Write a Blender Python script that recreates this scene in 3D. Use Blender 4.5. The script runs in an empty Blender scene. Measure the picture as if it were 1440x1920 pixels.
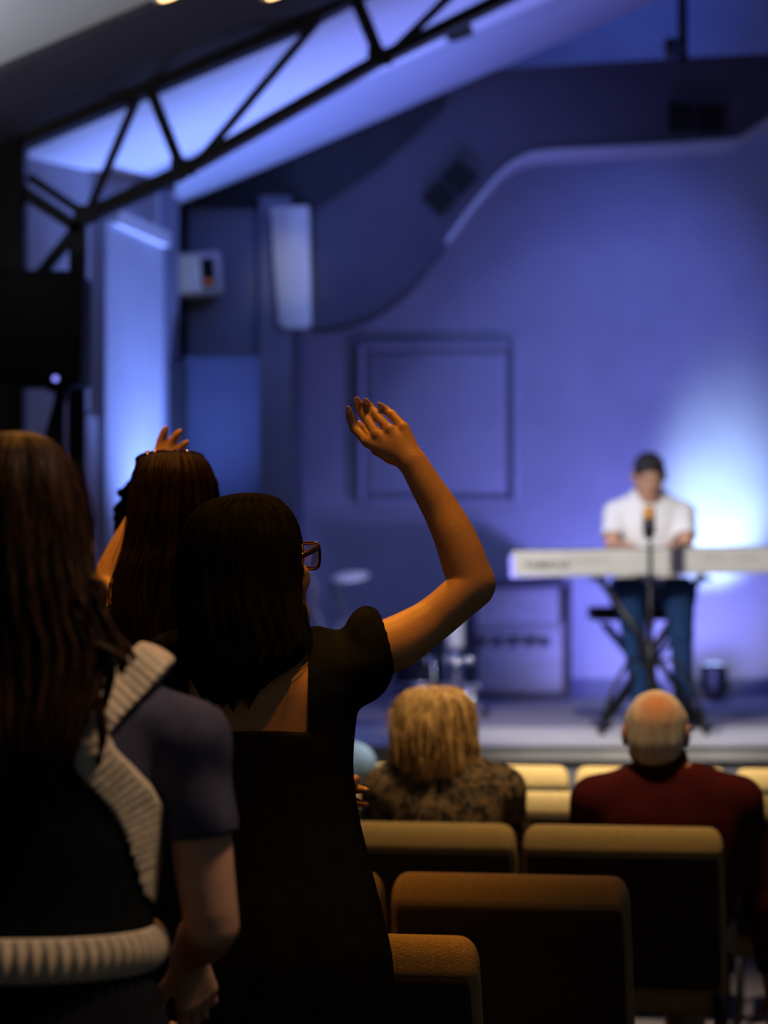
import bpy, bmesh, math, random
import numpy as np
from mathutils import Vector, Matrix, Euler

random.seed(7)
rng = np.random.default_rng(7)
SC = bpy.context.scene
COL = SC.collection
PI = math.pi

# ------------------------------------------------------------------ camera
F = 4400.0            # focal length in pixels of the 1440x1920 frame
CAMZ = 1.52
PITCH = math.atan((1083 - 960) / F)
cam_d = bpy.data.cameras.new('camera')
cam_d.sensor_fit = 'VERTICAL'
cam_d.sensor_height = 36.0
cam_d.sensor_width = 27.0
cam_d.lens = F / 1920 * 36.0
cam_d.dof.use_dof = True
cam_d.dof.focus_distance = 3.92
cam_d.dof.aperture_fstop = 3.1
cam_d.clip_start = 0.05
cam = bpy.data.objects.new('camera', cam_d)
COL.objects.link(cam)
cam.location = (0, 0, CAMZ)
cam.rotation_euler = (PI / 2 + PITCH, 0, 0)
SC.camera = cam

# ------------------------------------------------------------------ world, lamps, exposure
vs = SC.view_settings
vs.view_transform = 'Standard'
vs.look = 'None'
vs.gamma = 1.0
vs.use_curve_mapping = False
vs.exposure = 0.0
w = bpy.data.worlds.new('world')
SC.world = w
w.use_nodes = True
bg = w.node_tree.nodes['Background']
bg.inputs[0].default_value = (0.52, 0.60, 0.66, 1)
bg.inputs[1].default_value = 0.07
SC.cycles.max_bounces = 6
SC.cycles.sample_clamp_indirect = 4.0


def lamp(name, kind, loc, target, energy, color, size=40, blend=1.0, radius=0.05):
    l = bpy.data.lights.new(name, kind)
    l.energy = energy
    l.color = color
    if kind == 'SPOT':
        l.spot_size = math.radians(size)
        l.spot_blend = blend
        l.shadow_soft_size = radius
    elif kind == 'POINT':
        l.shadow_soft_size = radius
    elif kind == 'AREA':
        l.size = radius
    o = bpy.data.objects.new(name, l)
    COL.objects.link(o)
    o.location = loc
    d = Vector(target) - Vector(loc)
    o.rotation_euler = d.to_track_quat('-Z', 'Y').to_euler()
    return o


def P(px, py, Y):
    """point of the room seen at pixel (px, py) standing at distance Y"""
    x = (px - 720) / F
    v = -(py - 960) / F
    c, s = math.cos(PITCH), math.sin(PITCH)
    dy = c - v * s
    dz = s + v * c
    t = Y / dy
    return Vector((x * t, Y, CAMZ + dz * t))


VIOLET = (0.27, 0.27, 1.0)
BLUE = (0.14, 0.24, 1.0)
WARM = (1.0, 0.38, 0.045)
# wall wash from the par can on the stage floor
lamp('par_core', 'SPOT', P(1334, 1262, 13.95), P(1343, 970, 14.7), 330, (0.55, 0.80, 1.0), 40, 1.0, 0.06)
lamp('par_halo', 'SPOT', P(1338, 1262, 13.6), P(1170, 1000, 14.7), 145, (0.25, 0.25, 1.0), 130, 1.0, 0.1)
# stage wash from the lighting bar behind the bulkhead
lamp('stage_wash_right', 'SPOT', (2.0, 13.0, 4.7), P(1130, 900, 14.7), 115, (0.17, 0.23, 1.0), 80, 1.0, 0.15)
lamp('upper_wall_fill', 'SPOT', (1.6, 13.3, 5.3), (1.3, 14.7, 5.0), 30, (0.06, 0.16, 1.0), 120, 1.0, 0.1)  # no fixture here; added to turn the wall above the bulkhead blue
lamp('stage_wash_left', 'SPOT', (0.6, 10.0, 4.0), P(760, 900, 14.7), 68, (0.30, 0.43, 1.0), 70, 1.0, 0.15)
lamp('drum_fill', 'SPOT', (0.25, 11.2, 3.9), (0.12, 12.5, 1.35), 130, (0.62, 0.58, 1.0), 28, 1.0, 0.08)  # extra spot added to brighten the cymbal and drum hardware
# up-lights along the left side wall
lamp('uplight_wall', 'SPOT', (-1.10, 10.72, 0.6), (-1.25, 11.1, 3.4), 1050, (0.17, 0.27, 1.0), 80, 1.0, 0.08)
lamp('uplight_ceiling', 'SPOT', (-0.85, 11.3, 1.2), (-1.0, 11.3, 4.0), 560, (0.20, 0.32, 1.0), 90, 1.0, 0.1)
lamp('ceiling_fill_right', 'SPOT', (0.35, 11.5, 0.95), (0.75, 11.2, 4.3), 260, (0.21, 0.19, 1.0), 80, 1.0, 0.1)  # unseen extra up-light, added for the right side of the ceiling
# unseen cool spot added to light the near ceiling
lamp('near_ceiling_fill', 'SPOT', (-1.85, 7.2, 2.2), (-1.5, 7.9, 3.5), 60, (0.86, 0.93, 1.0), 110, 1.0, 0.1)
# warm downlights over the seats
lamp('downlight_near', 'SPOT', (-0.05, 3.66, 3.9), (-0.07, 3.86, 1.2), 250, WARM, 28, 0.8, 0.35)
lamp('downlight_back', 'SPOT', (0.75, 2.4, 3.6), (-0.34, 2.85, 1.3), 150, (1.0, 0.66, 0.42), 24, 1.0, 0.2)
lamp('shoulder_fill', 'SPOT', (0.2, 2.95, 3.85), (-0.125, 3.76, 1.36), 75, WARM, 12, 1.0, 0.06)  # narrow camera-side spot added to warm the dress woman's bare back
lamp('downlight_left', 'SPOT', (-0.75, 4.15, 3.55), (-0.52, 4.9, 1.6), 100, WARM, 36, 1.0, 0.12)
lamp('panel_fill', 'SPOT', (-0.15, 10.7, 3.65), tuple(P(545, 500, 12.36)), 22, (1.0, 0.97, 0.95), 16, 1.0, 0.04)  # white spot put in only to brighten the bulkhead end panel
lamp('downlight_front', 'SPOT', (-0.5, 5.2, 3.65), (-0.25, 4.1, 1.5), 150, WARM, 70, 1.0, 0.10)
lamp('downlight_rows', 'SPOT', (0.55, 5.75, 3.95), (0.47, 6.25, 0.9), 300, (1.0, 0.63, 0.28), 46, 1.0, 0.12)
lamp('downlight_aisle', 'SPOT', (0.6, 7.0, 3.95), (0.62, 7.75, 0.8), 1900, (1.0, 0.84, 0.62), 40, 1.0, 0.12)
# front white spot for the player
lamp('front_spot', 'SPOT', (-0.55, 7.9, 3.65), (1.28, 11.25, 1.25), 1000, (1.0, 0.94, 0.88), 38, 0.8, 0.08)

# ------------------------------------------------------------------ materials
MATS = {}


def mat(name, col, rough=0.7, var=0.12, scale=8.0, bump=0.0, bscale=None, metal=0.0, stretch=(1, 1, 1), spec=0.4,
        sheen=0.0, emit=None, estr=0.0, col2=None, weave=False):
    if name in MATS:
        return MATS[name]
    m = bpy.data.materials.new(name)
    m.use_nodes = True
    nt = m.node_tree
    b = nt.nodes['Principled BSDF']
    b.inputs['Roughness'].default_value = rough
    b.inputs['Metallic'].default_value = metal
    b.inputs['Specular IOR Level'].default_value = spec
    if sheen:
        b.inputs['Sheen Weight'].default_value = sheen
        b.inputs['Sheen Roughness'].default_value = 0.4
    tc = nt.nodes.new('ShaderNodeTexCoord')
    mp = nt.nodes.new('ShaderNodeMapping')
    mp.inputs['Scale'].default_value = stretch
    nt.links.new(tc.outputs['Object'], mp.inputs['Vector'])
    n = nt.nodes.new('ShaderNodeTexNoise')
    n.inputs['Scale'].default_value = scale
    n.inputs['Detail'].default_value = 5
    nt.links.new(mp.outputs[0], n.inputs['Vector'])
    r = nt.nodes.new('ShaderNodeValToRGB')
    c1 = tuple(max(0, c * (1 - var)) for c in col)
    c2 = tuple(min(1, c * (1 + var)) for c in (col2 or col))
    r.color_ramp.elements[0].position = 0.32
    r.color_ramp.elements[1].position = 0.68
    r.color_ramp.elements[0].color = (*c1, 1)
    r.color_ramp.elements[1].color = (*c2, 1)
    nt.links.new(n.outputs['Fac'], r.inputs[0])
    nt.links.new(r.outputs[0], b.inputs['Base Color'])
    if bump:
        bp = nt.nodes.new('ShaderNodeBump')
        bp.inputs['Strength'].default_value = bump
        bp.inputs['Distance'].default_value = 0.002
        if weave:
            wv = nt.nodes.new('ShaderNodeTexVoronoi')
            wv.inputs['Scale'].default_value = bscale or 200
            nt.links.new(mp.outputs[0], wv.inputs['Vector'])
            nt.links.new(wv.outputs['Distance'], bp.inputs['Height'])
        else:
            n2 = nt.nodes.new('ShaderNodeTexNoise')
            n2.inputs['Scale'].default_value = bscale or scale * 6
            n2.inputs['Detail'].default_value = 4
            nt.links.new(mp.outputs[0], n2.inputs['Vector'])
            nt.links.new(n2.outputs['Fac'], bp.inputs['Height'])
        nt.links.new(bp.outputs[0], b.inputs['Normal'])
    if emit:
        b.inputs['Emission Color'].default_value = (*emit, 1)
        b.inputs['Emission Strength'].default_value = estr
    MATS[name] = m
    return m


M_wall = mat('painted_wall', (0.42, 0.43, 0.50), 0.85, 0.06, 3, 0.1, 60)
M_wall_dark = mat('grey_blue_paint', (0.16, 0.17, 0.24), 0.85, 0.08, 3, 0.1, 60)
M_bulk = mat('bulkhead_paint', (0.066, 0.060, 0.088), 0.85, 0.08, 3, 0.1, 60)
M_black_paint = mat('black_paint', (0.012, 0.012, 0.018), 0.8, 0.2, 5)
M_ceil = mat('white_ceiling', (0.62, 0.62, 0.66), 0.85, 0.05, 2, 0.08, 40)
M_ceil_dark = mat('unlit_ceiling_band', (0.05, 0.045, 0.06), 0.7, 0.2, 4, 0.1, 30, stretch=(1, 6, 1))
M_steel = mat('dark_steel', (0.016, 0.014, 0.016), 0.5, 0.2, 9, metal=0.3)
M_pale = mat('pale_panel', (0.55, 0.55, 0.58), 0.8, 0.06, 6, 0.1, 80)
M_carpet = mat('hall_carpet', (0.035, 0.028, 0.03), 0.95, 0.3, 60, 0.4, 300)
M_flat = mat('dark_blue_flat_paint', (0.055, 0.065, 0.11), 0.85, 0.08, 3, 0.1, 60)
M_stage = mat('stage_carpet', (0.26, 0.24, 0.30), 0.8, 0.25, 5, 0.2, 90, stretch=(1, 3, 1))
M_stage_edge = mat('pale_stage_boards', (0.55, 0.53, 0.50), 0.55, 0.16, 5, 0.1, 40, stretch=(1, 5, 1))
M_stage_face = mat('stage_front_cloth', (0.36, 0.37, 0.42), 0.9, 0.15, 8, 0.2, 80)
M_fabric = mat('tan_chair_fabric', (0.34, 0.245, 0.095), 0.9, 0.12, 120, 0.9, 420, weave=True)
M_chair_back = mat('brown_back_cloth', (0.035, 0.026, 0.018), 0.95, 0.15, 90, 0.5, 350, weave=True)
M_black_metal = mat('black_metal', (0.012, 0.012, 0.013), 0.4, 0.1, 20, metal=0.4)
M_chrome = mat('chrome', (0.8, 0.8, 0.82), 0.12, 0.02, 5, metal=1.0)
M_black_plastic = mat('black_plastic', (0.006, 0.006, 0.007), 0.6, 0.15, 40, 0.2, 300, spec=0.15)
M_skin = mat('skin_warm', (0.50, 0.29, 0.13), 0.5, 0.10, 25, 0.15, 260, spec=0.35)
M_skin_pale = mat('skin_pale', (0.52, 0.29, 0.19), 0.5, 0.10, 25, 0.12, 200, spec=0.35)
M_skin_red = mat('skin_ruddy', (0.58, 0.28, 0.17), 0.5, 0.12, 22, 0.12, 200, spec=0.35)
M_nail = mat('nail', (0.75, 0.50, 0.42), 0.25, 0.03, 10)
M_blackcloth = mat('black_cloth', (0.010, 0.012, 0.014), 1.0, 0.2, 40, 0.2, 300, spec=0.0)
M_navy = mat('navy_jersey', (0.055, 0.055, 0.095), 0.95, 0.15, 30, 0.3, 240, spec=0.1)
M_darkpants = mat('dark_trousers', (0.010, 0.010, 0.016), 0.95, 0.2, 30, spec=0.08)
M_hair_black = mat('black_hair', (0.008, 0.008, 0.008), 0.9, 0.4, 14, 0.5, 40, stretch=(9, 9, 0.6), spec=0.01)
M_hair_brown = mat('brown_hair', (0.015, 0.007, 0.003), 0.5, 0.5, 14, 0.6, 36, stretch=(9, 9, 0.6), spec=0.12,
                   col2=(0.036, 0.015, 0.006))
M_hair_dbrown = mat('dark_brown_hair', (0.007, 0.004, 0.0025), 0.6, 0.5, 14, 0.6, 36, stretch=(9, 9, 0.6), spec=0.08,
                    col2=(0.016, 0.007, 0.0035))
M_hair_blond = mat('blond_hair', (0.26, 0.15, 0.045), 0.5, 0.35, 12, 0.7, 36, stretch=(8, 8, 0.7), spec=0.3,
                   col2=(0.72, 0.50, 0.22))
M_hair_white = mat('white_hair', (0.62, 0.54, 0.42), 0.6, 0.2, 12, 0.7, 36, stretch=(8, 8, 0.9), spec=0.2,
                   col2=(0.80, 0.73, 0.62))
M_knit = mat('cream_knit', (0.55, 0.47, 0.36), 0.95, 0.14, 40, 0.5, 420, spec=0.1)
M_white_shirt = mat('white_shirt', (0.78, 0.78, 0.80), 0.85, 0.04, 12, 0.1, 60)
M_jeans = mat('blue_jeans', (0.003, 0.030, 0.11), 0.85, 0.25, 20, 0.3, 200)
M_denim = mat('light_denim', (0.13, 0.22, 0.38), 0.9, 0.2, 25, 0.3, 200)
M_red_shirt = mat('dark_red_shirt', (0.055, 0.006, 0.006), 0.9, 0.2, 15, 0.2, 150, spec=0.1)
M_khaki = mat('khaki_trousers', (0.32, 0.24, 0.16), 0.9, 0.12, 20, 0.2, 150)
M_tortoise = mat('tortoiseshell', (0.008, 0.004, 0.002), 0.25, 0.6, 60, spec=0.25, col2=(0.03, 0.011, 0.003))
M_gold = mat('gold_rim', (0.85, 0.55, 0.2), 0.15, 0.05, 10, metal=1.0)
M_keyboard = mat('white_keyboard_case', (0.46, 0.455, 0.43), 0.45, 0.05, 8)
M_grey_print = mat('grey_print', (0.10, 0.10, 0.11), 0.6, 0.05, 8)
M_violet_wood = mat('pale_wood_cabinet', (0.44, 0.42, 0.46), 0.6, 0.12, 4, 0.1, 40, stretch=(1, 1, 5))
M_dark_wood = mat('dark_wood_edge', (0.07, 0.06, 0.09), 0.6, 0.2, 6, stretch=(1, 1, 5))
M_rug = mat('grille', (0.012, 0.012, 0.014), 0.8, 0.2, 60, 0.4, 200)
M_orange_foam = mat('mesh_orange', (0.42, 0.20, 0.03), 0.6, 0.3, 80, 0.6, 200)


def leopard():
    m = bpy.data.materials.new('leopard_blouse')
    m.use_nodes = True
    nt = m.node_tree
    b = nt.nodes['Principled BSDF']
    b.inputs['Roughness'].default_value = 0.9
    tc = nt.nodes.new('ShaderNodeTexCoord')
    v = nt.nodes.new('ShaderNodeTexNoise')
    v.inputs['Scale'].default_value = 34
    v.inputs['Detail'].default_value = 2
    v.inputs['Distortion'].default_value = 1.2
    r = nt.nodes.new('ShaderNodeValToRGB')
    e = r.color_ramp.elements
    e[0].position, e[0].color = 0.40, (0.012, 0.010, 0.009, 1)
    e[1].position, e[1].color = 0.62, (0.20, 0.135, 0.07, 1)
    nt.links.new(tc.outputs['Object'], v.inputs['Vector'])
    nt.links.new(v.outputs['Fac'], r.inputs[0])
    nt.links.new(r.outputs[0], b.inputs['Base Color'])
    return m


M_leopard = leopard()


def glass(name, tint=(1, 1, 1), rough=0.0):
    m = bpy.data.materials.new(name)
    m.use_nodes = True
    b = m.node_tree.nodes['Principled BSDF']
    b.inputs['Base Color'].default_value = (*tint, 1)
    b.inputs['Roughness'].default_value = rough
    b.inputs['Transmission Weight'].default_value = 1.0
    b.inputs['IOR'].default_value = 1.45
    return m


M_lens = glass('clear_lens', (0.93, 0.93, 0.96))
M_shade = mat('dark_lens', (0.01, 0.01, 0.012), 0.08, 0.05, 5, spec=0.8)


def emis(name, col, s):
    return mat(name, col, 0.4, 0.0, 5, emit=col, estr=s)


# ------------------------------------------------------------------ object helpers
def thing(name, label, cat, loc=(0, 0, 0), group=None, rotz=0.0):
    o = bpy.data.objects.new(name, None)
    COL.objects.link(o)
    o.empty_display_size = 0.1
    o.location = loc
    o.rotation_euler = (0, 0, rotz)
    o['label'] = label
    o['category'] = cat
    if group:
        o['group'] = group
    o['wx'], o['wy'], o['wz'] = loc
    return o


def base_of(o):
    while o is not None:
        if 'wx' in o:
            return np.array((o['wx'], o['wy'], o['wz']))
        o = o.parent
    return np.zeros(3)


def link_mesh(name, me, m, parent=None, smooth=True, world=True):
    """link a mesh whose vertices are in room coordinates; a part keeps its thing's origin"""
    if parent is not None and world:
        b = base_of(parent)
        n = len(me.vertices)
        co = np.empty(n * 3, np.float32)
        me.vertices.foreach_get('co', co)
        co = co.reshape(-1, 3) - b
        me.vertices.foreach_set('co', co.astype(np.float32).ravel())
    if smooth:
        me.polygons.foreach_set('use_smooth', np.ones(len(me.polygons), bool))
    me.materials.append(m)
    me.update()
    o = bpy.data.objects.new(name, me)
    COL.objects.link(o)
    if parent is not None:
        o.parent = parent
    return o


def link_bm(name, bm, m, parent=None, smooth=False, world=True):
    me = bpy.data.meshes.new(name)
    bmesh.ops.recalc_face_normals(bm, faces=bm.faces)
    bm.to_mesh(me)
    bm.free()
    return link_mesh(name, me, m, parent, smooth, world)


def structure(o):
    o['kind'] = 'structure'
    return o


def mesh_np(name, V, Q):
    me = bpy.data.meshes.new(name)
    V = np.asarray(V, np.float32)
    Q = np.asarray(Q, np.int32)
    k = Q.shape[1]
    me.vertices.add(len(V))
    me.vertices.foreach_set('co', V.ravel())
    me.loops.add(Q.size)
    me.loops.foreach_set('vertex_index', Q.ravel())
    me.polygons.add(len(Q))
    me.polygons.foreach_set('loop_start', np.arange(0, Q.size, k, dtype=np.int32))
    me.polygons.foreach_set('loop_total', np.full(len(Q), k, np.int32))
    me.update(calc_edges=True)
    me.validate()
    return me


def bm_box(bm, lo, hi, bevel=0.0, seg=2, M=None):
    r = bmesh.ops.create_cube(bm, size=1)
    lo, hi = Vector(lo), Vector(hi)
    c, s = (lo + hi) / 2, hi - lo
    for v in r['verts']:
        v.co = Vector((v.co.x * s.x, v.co.y * s.y, v.co.z * s.z)) + c
        if M is not None:
            v.co = M @ v.co
    if bevel:
        es = list({e for v in r['verts'] for e in v.link_edges})
        bmesh.ops.bevel(bm, geom=es, offset=bevel, segments=seg, profile=0.5, affect='EDGES')
    return bm


def box(name, lo, hi, m, parent=None, bevel=0.0, seg=2, M=None, world=True):
    bm = bmesh.new()
    bm_box(bm, lo, hi, bevel, seg, M)
    return link_bm(name, bm, m, parent, bevel > 0 and seg > 1, world)


def bm_bar(bm, a, b, wid, dep, side=(0, 1, 0)):
    """square bar from a to b; `dep` measured along `side`"""
    a, b = Vector(a), Vector(b)
    d = (b - a).normalized()
    s = Vector(side)
    s = (s - d * s.dot(d)).normalized()
    t = d.cross(s)
    vs = []
    for p in (a, b):
        for i, j in ((-1, -1), (1, -1), (1, 1), (-1, 1)):
            vs.append(bm.verts.new(p + t * (wid / 2 * i) + s * (dep / 2 * j)))
    for f in ((0, 1, 2, 3), (7, 6, 5, 4), (0, 4, 5, 1), (1, 5, 6, 2), (2, 6, 7, 3), (3, 7, 4, 0)):
        bm.faces.new([vs[i] for i in f])


def bar(name, a, b, wid, dep, m, parent=None, side=(0, 1, 0), world=True):
    bm = bmesh.new()
    bm_bar(bm, a, b, wid, dep, side)
    return link_bm(name, bm, m, parent, False, world)


def bm_tube(bm, pts, rad, seg=10, flat=None):
    pts = [Vector(p) for p in pts]
    rads = rad if isinstance(rad, (list, tuple)) else [rad] * len(pts)
    rings = []
    up = None
    for i, p in enumerate(pts):
        if i == 0:
            d = pts[1] - pts[0]
        elif i == len(pts) - 1:
            d = pts[-1] - pts[-2]
        else:
            d = (pts[i + 1] - pts[i]).normalized() + (pts[i] - pts[i - 1]).normalized()
        d.normalize()
        if up is None:
            up = Vector((0, 0, 1)) if abs(d.z) < 0.9 else Vector((1, 0, 0))
        s = d.cross(up).normalized()
        up = s.cross(d).normalized()
        rings.append([bm.verts.new(p + (s * math.cos(a) + up * math.sin(a)) * rads[i])
                      for a in [2 * PI * k / seg for k in range(seg)]])
    for i in range(len(rings) - 1):
        for k in range(seg):
            bm.faces.new((rings[i][k], rings[i][(k + 1) % seg], rings[i + 1][(k + 1) % seg], rings[i + 1][k]))
    bm.faces.new(rings[0])
    bm.faces.new(rings[-1][::-1])


def tube(name, pts, rad, m, parent=None, seg=10, world=True):
    bm = bmesh.new()
    bm_tube(bm, pts, rad, seg)
    return link_bm(name, bm, m, parent, True, world)


def smooth_pts(pts, n=6):
    """Catmull-Rom through the points"""
    p = [Vector(q) for q in pts]
    p = [p[0] * 2 - p[1]] + p + [p[-1] * 2 - p[-2]]
    out = []
    for i in range(1, len(p) - 2):
        for k in range(n):
            t = k / n
            out.append(0.5 * ((2 * p[i]) + (p[i + 1] - p[i - 1]) * t + (2 * p[i - 1] - 5 * p[i] + 4 * p[i + 1] - p[i + 2]) * t * t
                              + (3 * p[i] - p[i - 1] - 3 * p[i + 1] + p[i + 2]) * t ** 3))
    out.append(p[-2])
    return out


def prism(name, poly, thick, m, parent=None, smooth=False, bevel=0.0):
    """polygon of room points pushed back along +Y by thick"""
    bm = bmesh.new()
    a = [bm.verts.new(Vector(p)) for p in poly]
    b = [bm.verts.new(Vector(p) + Vector((0, thick, 0))) for p in poly]
    n = len(a)
    bm.faces.new(a)
    bm.faces.new(b[::-1])
    for i in range(n):
        bm.faces.new((a[i], b[i], b[(i + 1) % n], a[(i + 1) % n]))
    if bevel:
        bmesh.ops.bevel(bm, geom=bm.edges[:], offset=bevel, segments=2, affect='EDGES')
    return link_bm(name, bm, m, parent, smooth)


def slab(name, quad, nrm, thick, m, parent=None):
    """quad of room points, thickened along nrm"""
    bm = bmesh.new()
    nrm = Vector(nrm).normalized() * thick
    a = [bm.verts.new(Vector(p)) for p in quad]
    b = [bm.verts.new(Vector(p) + nrm) for p in quad]
    n = len(a)
    bm.faces.new(a)
    bm.faces.new(b[::-1])
    for i in range(n):
        bm.faces.new((a[i], b[i], b[(i + 1) % n], a[(i + 1) % n]))
    return link_bm(name, bm, m, parent, False)


def bm_cyl(bm, c, r1, r2, h, seg=24, M=None):
    """cylinder with its base at c"""
    mat4 = Matrix.Translation(Vector(c)) @ (M or Matrix.Identity(4)) @ Matrix.Translation((0, 0, h / 2))
    bmesh.ops.create_cone(bm, cap_ends=True, segments=seg, radius1=r1, radius2=r2, depth=h, matrix=mat4)


def cyl(name, c, r1, r2, h, m, parent=None, seg=24, M=None, world=True):
    bm = bmesh.new()
    bm_cyl(bm, c, r1, r2, h, seg, M)
    o = link_bm(name, bm, m, parent, False, world)
    return o


def ball(name, c, r, m, parent=None, scale=(1, 1, 1), world=True):
    bm = bmesh.new()
    bmesh.ops.create_uvsphere(bm, u_segments=16, v_segments=10, radius=r,
                              matrix=Matrix.Translation(Vector(c)) @ Matrix.Diagonal((*scale, 1)))
    return link_bm(name, bm, m, parent, True, world)


def lathe_M(axis):
    return Vector((0, 0, 1)).rotation_difference(Vector(axis).normalized()).to_matrix().to_4x4()


# ------------------------------------------------------------------ distance-field modelling for bodies and clothes
class Field:
    def __init__(self, lo, hi, h):
        self.lo = np.array(lo, float)
        self.h = h
        self.n = np.ceil((np.array(hi, float) - self.lo) / h).astype(int) + 1
        self.F = np.full(self.n, 10.0, np.float32)
        self.ax = [(self.lo[i] + h * np.arange(self.n[i])).astype(np.float32) for i in range(3)]

    def win(self, lo, hi, pad):
        a = np.floor((np.array(lo) - pad - self.lo) / self.h).astype(int)
        b = np.ceil((np.array(hi) + pad - self.lo) / self.h).astype(int) + 1
        a = np.clip(a, 0, self.n)
        b = np.clip(b, 0, self.n)
        if np.any(b <= a):
            return None, None
        sl = tuple(slice(a[i], b[i]) for i in range(3))
        X = self.ax[0][sl[0]][:, None, None]
        Y = self.ax[1][sl[1]][None, :, None]
        Z = self.ax[2][sl[2]][None, None, :]
        return sl, (X, Y, Z)

    def mix(self, sl, d, k, sub=False):
        f = self.F[sl]
        if sub:
            d = -d
            if k > 0:
                t = np.clip(0.5 - 0.5 * (f - d) / k, 0, 1)
                self.F[sl] = f * (1 - t) + d * t + k * t * (1 - t)
            else:
                self.F[sl] = np.maximum(f, d)
        else:
            if k > 0:
                t = np.clip(0.5 + 0.5 * (f - d) / k, 0, 1)
                self.F[sl] = f * (1 - t) + d * t - k * t * (1 - t)
            else:
                self.F[sl] = np.minimum(f, d)

    def cap(self, a, b, ra, rb, k=0.01, flat=None, sub=False):
        """round cone from a to b; flat=(axis, factor) squeezes it along axis"""
        a, b = np.array(a, float), np.array(b, float)
        R = max(ra, rb)
        sl, g = self.win(np.minimum(a, b) - R, np.maximum(a, b) + R, k + 3 * self.h)
        if sl is None:
            return
        p = [g[i] - a[i] for i in range(3)]
        ab = b - a
        L2 = float(ab @ ab) or 1e-9
        t = np.clip((p[0] * ab[0] + p[1] * ab[1] + p[2] * ab[2]) / L2, 0, 1)
        q = [p[i] - t * ab[i] for i in range(3)]
        r2 = q[0] ** 2 + q[1] ** 2 + q[2] ** 2
        fac = 1.0
        if flat is not None:
            ax = np.array(flat[0], float)
            ax /= np.linalg.norm(ax)
            u = q[0] * ax[0] + q[1] * ax[1] + q[2] * ax[2]
            r2 = r2 + u * u * (1 / flat[1] ** 2 - 1)
            fac = flat[1]
        d = (np.sqrt(r2) - (ra + (rb - ra) * t)) * (0.5 + 0.5 * fac)
        self.mix(sl, d, k, sub)

    def chain(self, pts, k=0.01, sub=1):
        """limb through points (x, y, z, radius): plain union along the limb, one soft join to the rest"""
        p = np.array(pts, float)
        if sub > 1:
            t = np.arange(len(p))
            q = np.linspace(0, len(p) - 1, (len(p) - 1) * sub + 1)
            p = np.stack([pchip(t, p[:, i], q) for i in range(4)], 1)
        m = p[:, 3].max()
        sl, g = self.win(p[:, :3].min(0) - m, p[:, :3].max(0) + m, k + 3 * self.h)
        if sl is None:
            return
        d = None
        for a, b in zip(p[:-1], p[1:]):
            ab = b[:3] - a[:3]
            L2 = float(ab @ ab) or 1e-9
            v = [g[i] - a[i] for i in range(3)]
            t = np.clip((v[0] * ab[0] + v[1] * ab[1] + v[2] * ab[2]) / L2, 0, 1)
            dd = np.sqrt(sum((v[i] - t * ab[i]) ** 2 for i in range(3))) - (a[3] + (b[3] - a[3]) * t)
            d = dd if d is None else np.minimum(d, dd)
        self.mix(sl, d.astype(np.float32), k)

    def ell(self, c, r, R=None, k=0.01, sub=False):
        c, r = np.array(c, float), np.array(r, float)
        m = r.max()
        sl, g = self.win(c - m, c + m, k + 3 * self.h)
        if sl is None:
            return
        p = [g[i] - c[i] for i in range(3)]
        if R is not None:
            R = np.array(R)[:3, :3]
            p = [p[0] * R[0, i] + p[1] * R[1, i] + p[2] * R[2, i] for i in range(3)]
        k0 = np.sqrt((p[0] / r[0]) ** 2 + (p[1] / r[1]) ** 2 + (p[2] / r[2]) ** 2)
        k1 = np.sqrt((p[0] / r[0] ** 2) ** 2 + (p[1] / r[1] ** 2) ** 2 + (p[2] / r[2] ** 2) ** 2) + 1e-9
        self.mix(sl, k0 * (k0 - 1) / k1, k, sub)

    def loft(self, prof, k=0.02, e=2.3):
        """stack of super-ellipses: rows (z, cx, cy, rx, ry), any z order"""
        a = np.array(sorted(prof), float)
        z0, z1 = a[0, 0], a[-1, 0]
        lo = (min(a[:, 1] - a[:, 3]), min(a[:, 2] - a[:, 4]), z0)
        hi = (max(a[:, 1] + a[:, 3]), max(a[:, 2] + a[:, 4]), z1)
        sl, (X, Y, Z) = self.win(lo, hi, k + 3 * self.h)
        zz = Z[0, 0, :]
        cx, cy, rx, ry = [pchip(a[:, 0], a[:, i], np.clip(zz, z0, z1))[None, None, :].astype(np.float32) for i in range(1, 5)]
        q = (np.abs((X - cx) / rx) ** e + np.abs((Y - cy) / ry) ** e) ** (1 / e)
        d = (q - 1) * np.minimum(rx, ry)
        d = np.maximum(d, np.maximum(z0 - Z, Z - z1))
        self.mix(sl, d, k)

    def mesh(self, name):
        Fv = self.F
        h, lo = self.h, self.lo
        ins = Fv < 0
        nx, ny, nz = ins.shape
        cnt = np.zeros((nx - 1, ny - 1, nz - 1), np.uint8)
        for i in (0, 1):
            for j in (0, 1):
                for k in (0, 1):
                    cnt += ins[i:nx - 1 + i, j:ny - 1 + j, k:nz - 1 + k]
        act = (cnt > 0) & (cnt < 8)
        I, J, K = np.nonzero(act)
        idx = np.full(act.shape, -1, np.int32)
        idx[I, J, K] = np.arange(len(I), dtype=np.int32)
        corners = [(i, j, k) for i in (0, 1) for j in (0, 1) for k in (0, 1)]
        val = [Fv[I + c[0], J + c[1], K + c[2]] for c in corners]
        S = np.zeros((len(I), 3))
        C = np.zeros(len(I))
        for a in range(8):
            for b in range(a + 1, 8):
                ca, cb = np.array(corners[a]), np.array(corners[b])
                if np.abs(ca - cb).sum() != 1:
                    continue
                mk = (val[a] < 0) != (val[b] < 0)
                den = np.where(mk, val[a] - val[b], 1)
                t = np.where(mk, val[a] / den, 0)
                S += np.where(mk[:, None], ca[None] + t[:, None] * (cb - ca)[None], 0)
                C += mk
        V = (np.stack([I, J, K], 1) + S / np.maximum(C, 1)[:, None]) * h + lo
        Q = []
        A = ins
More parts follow.
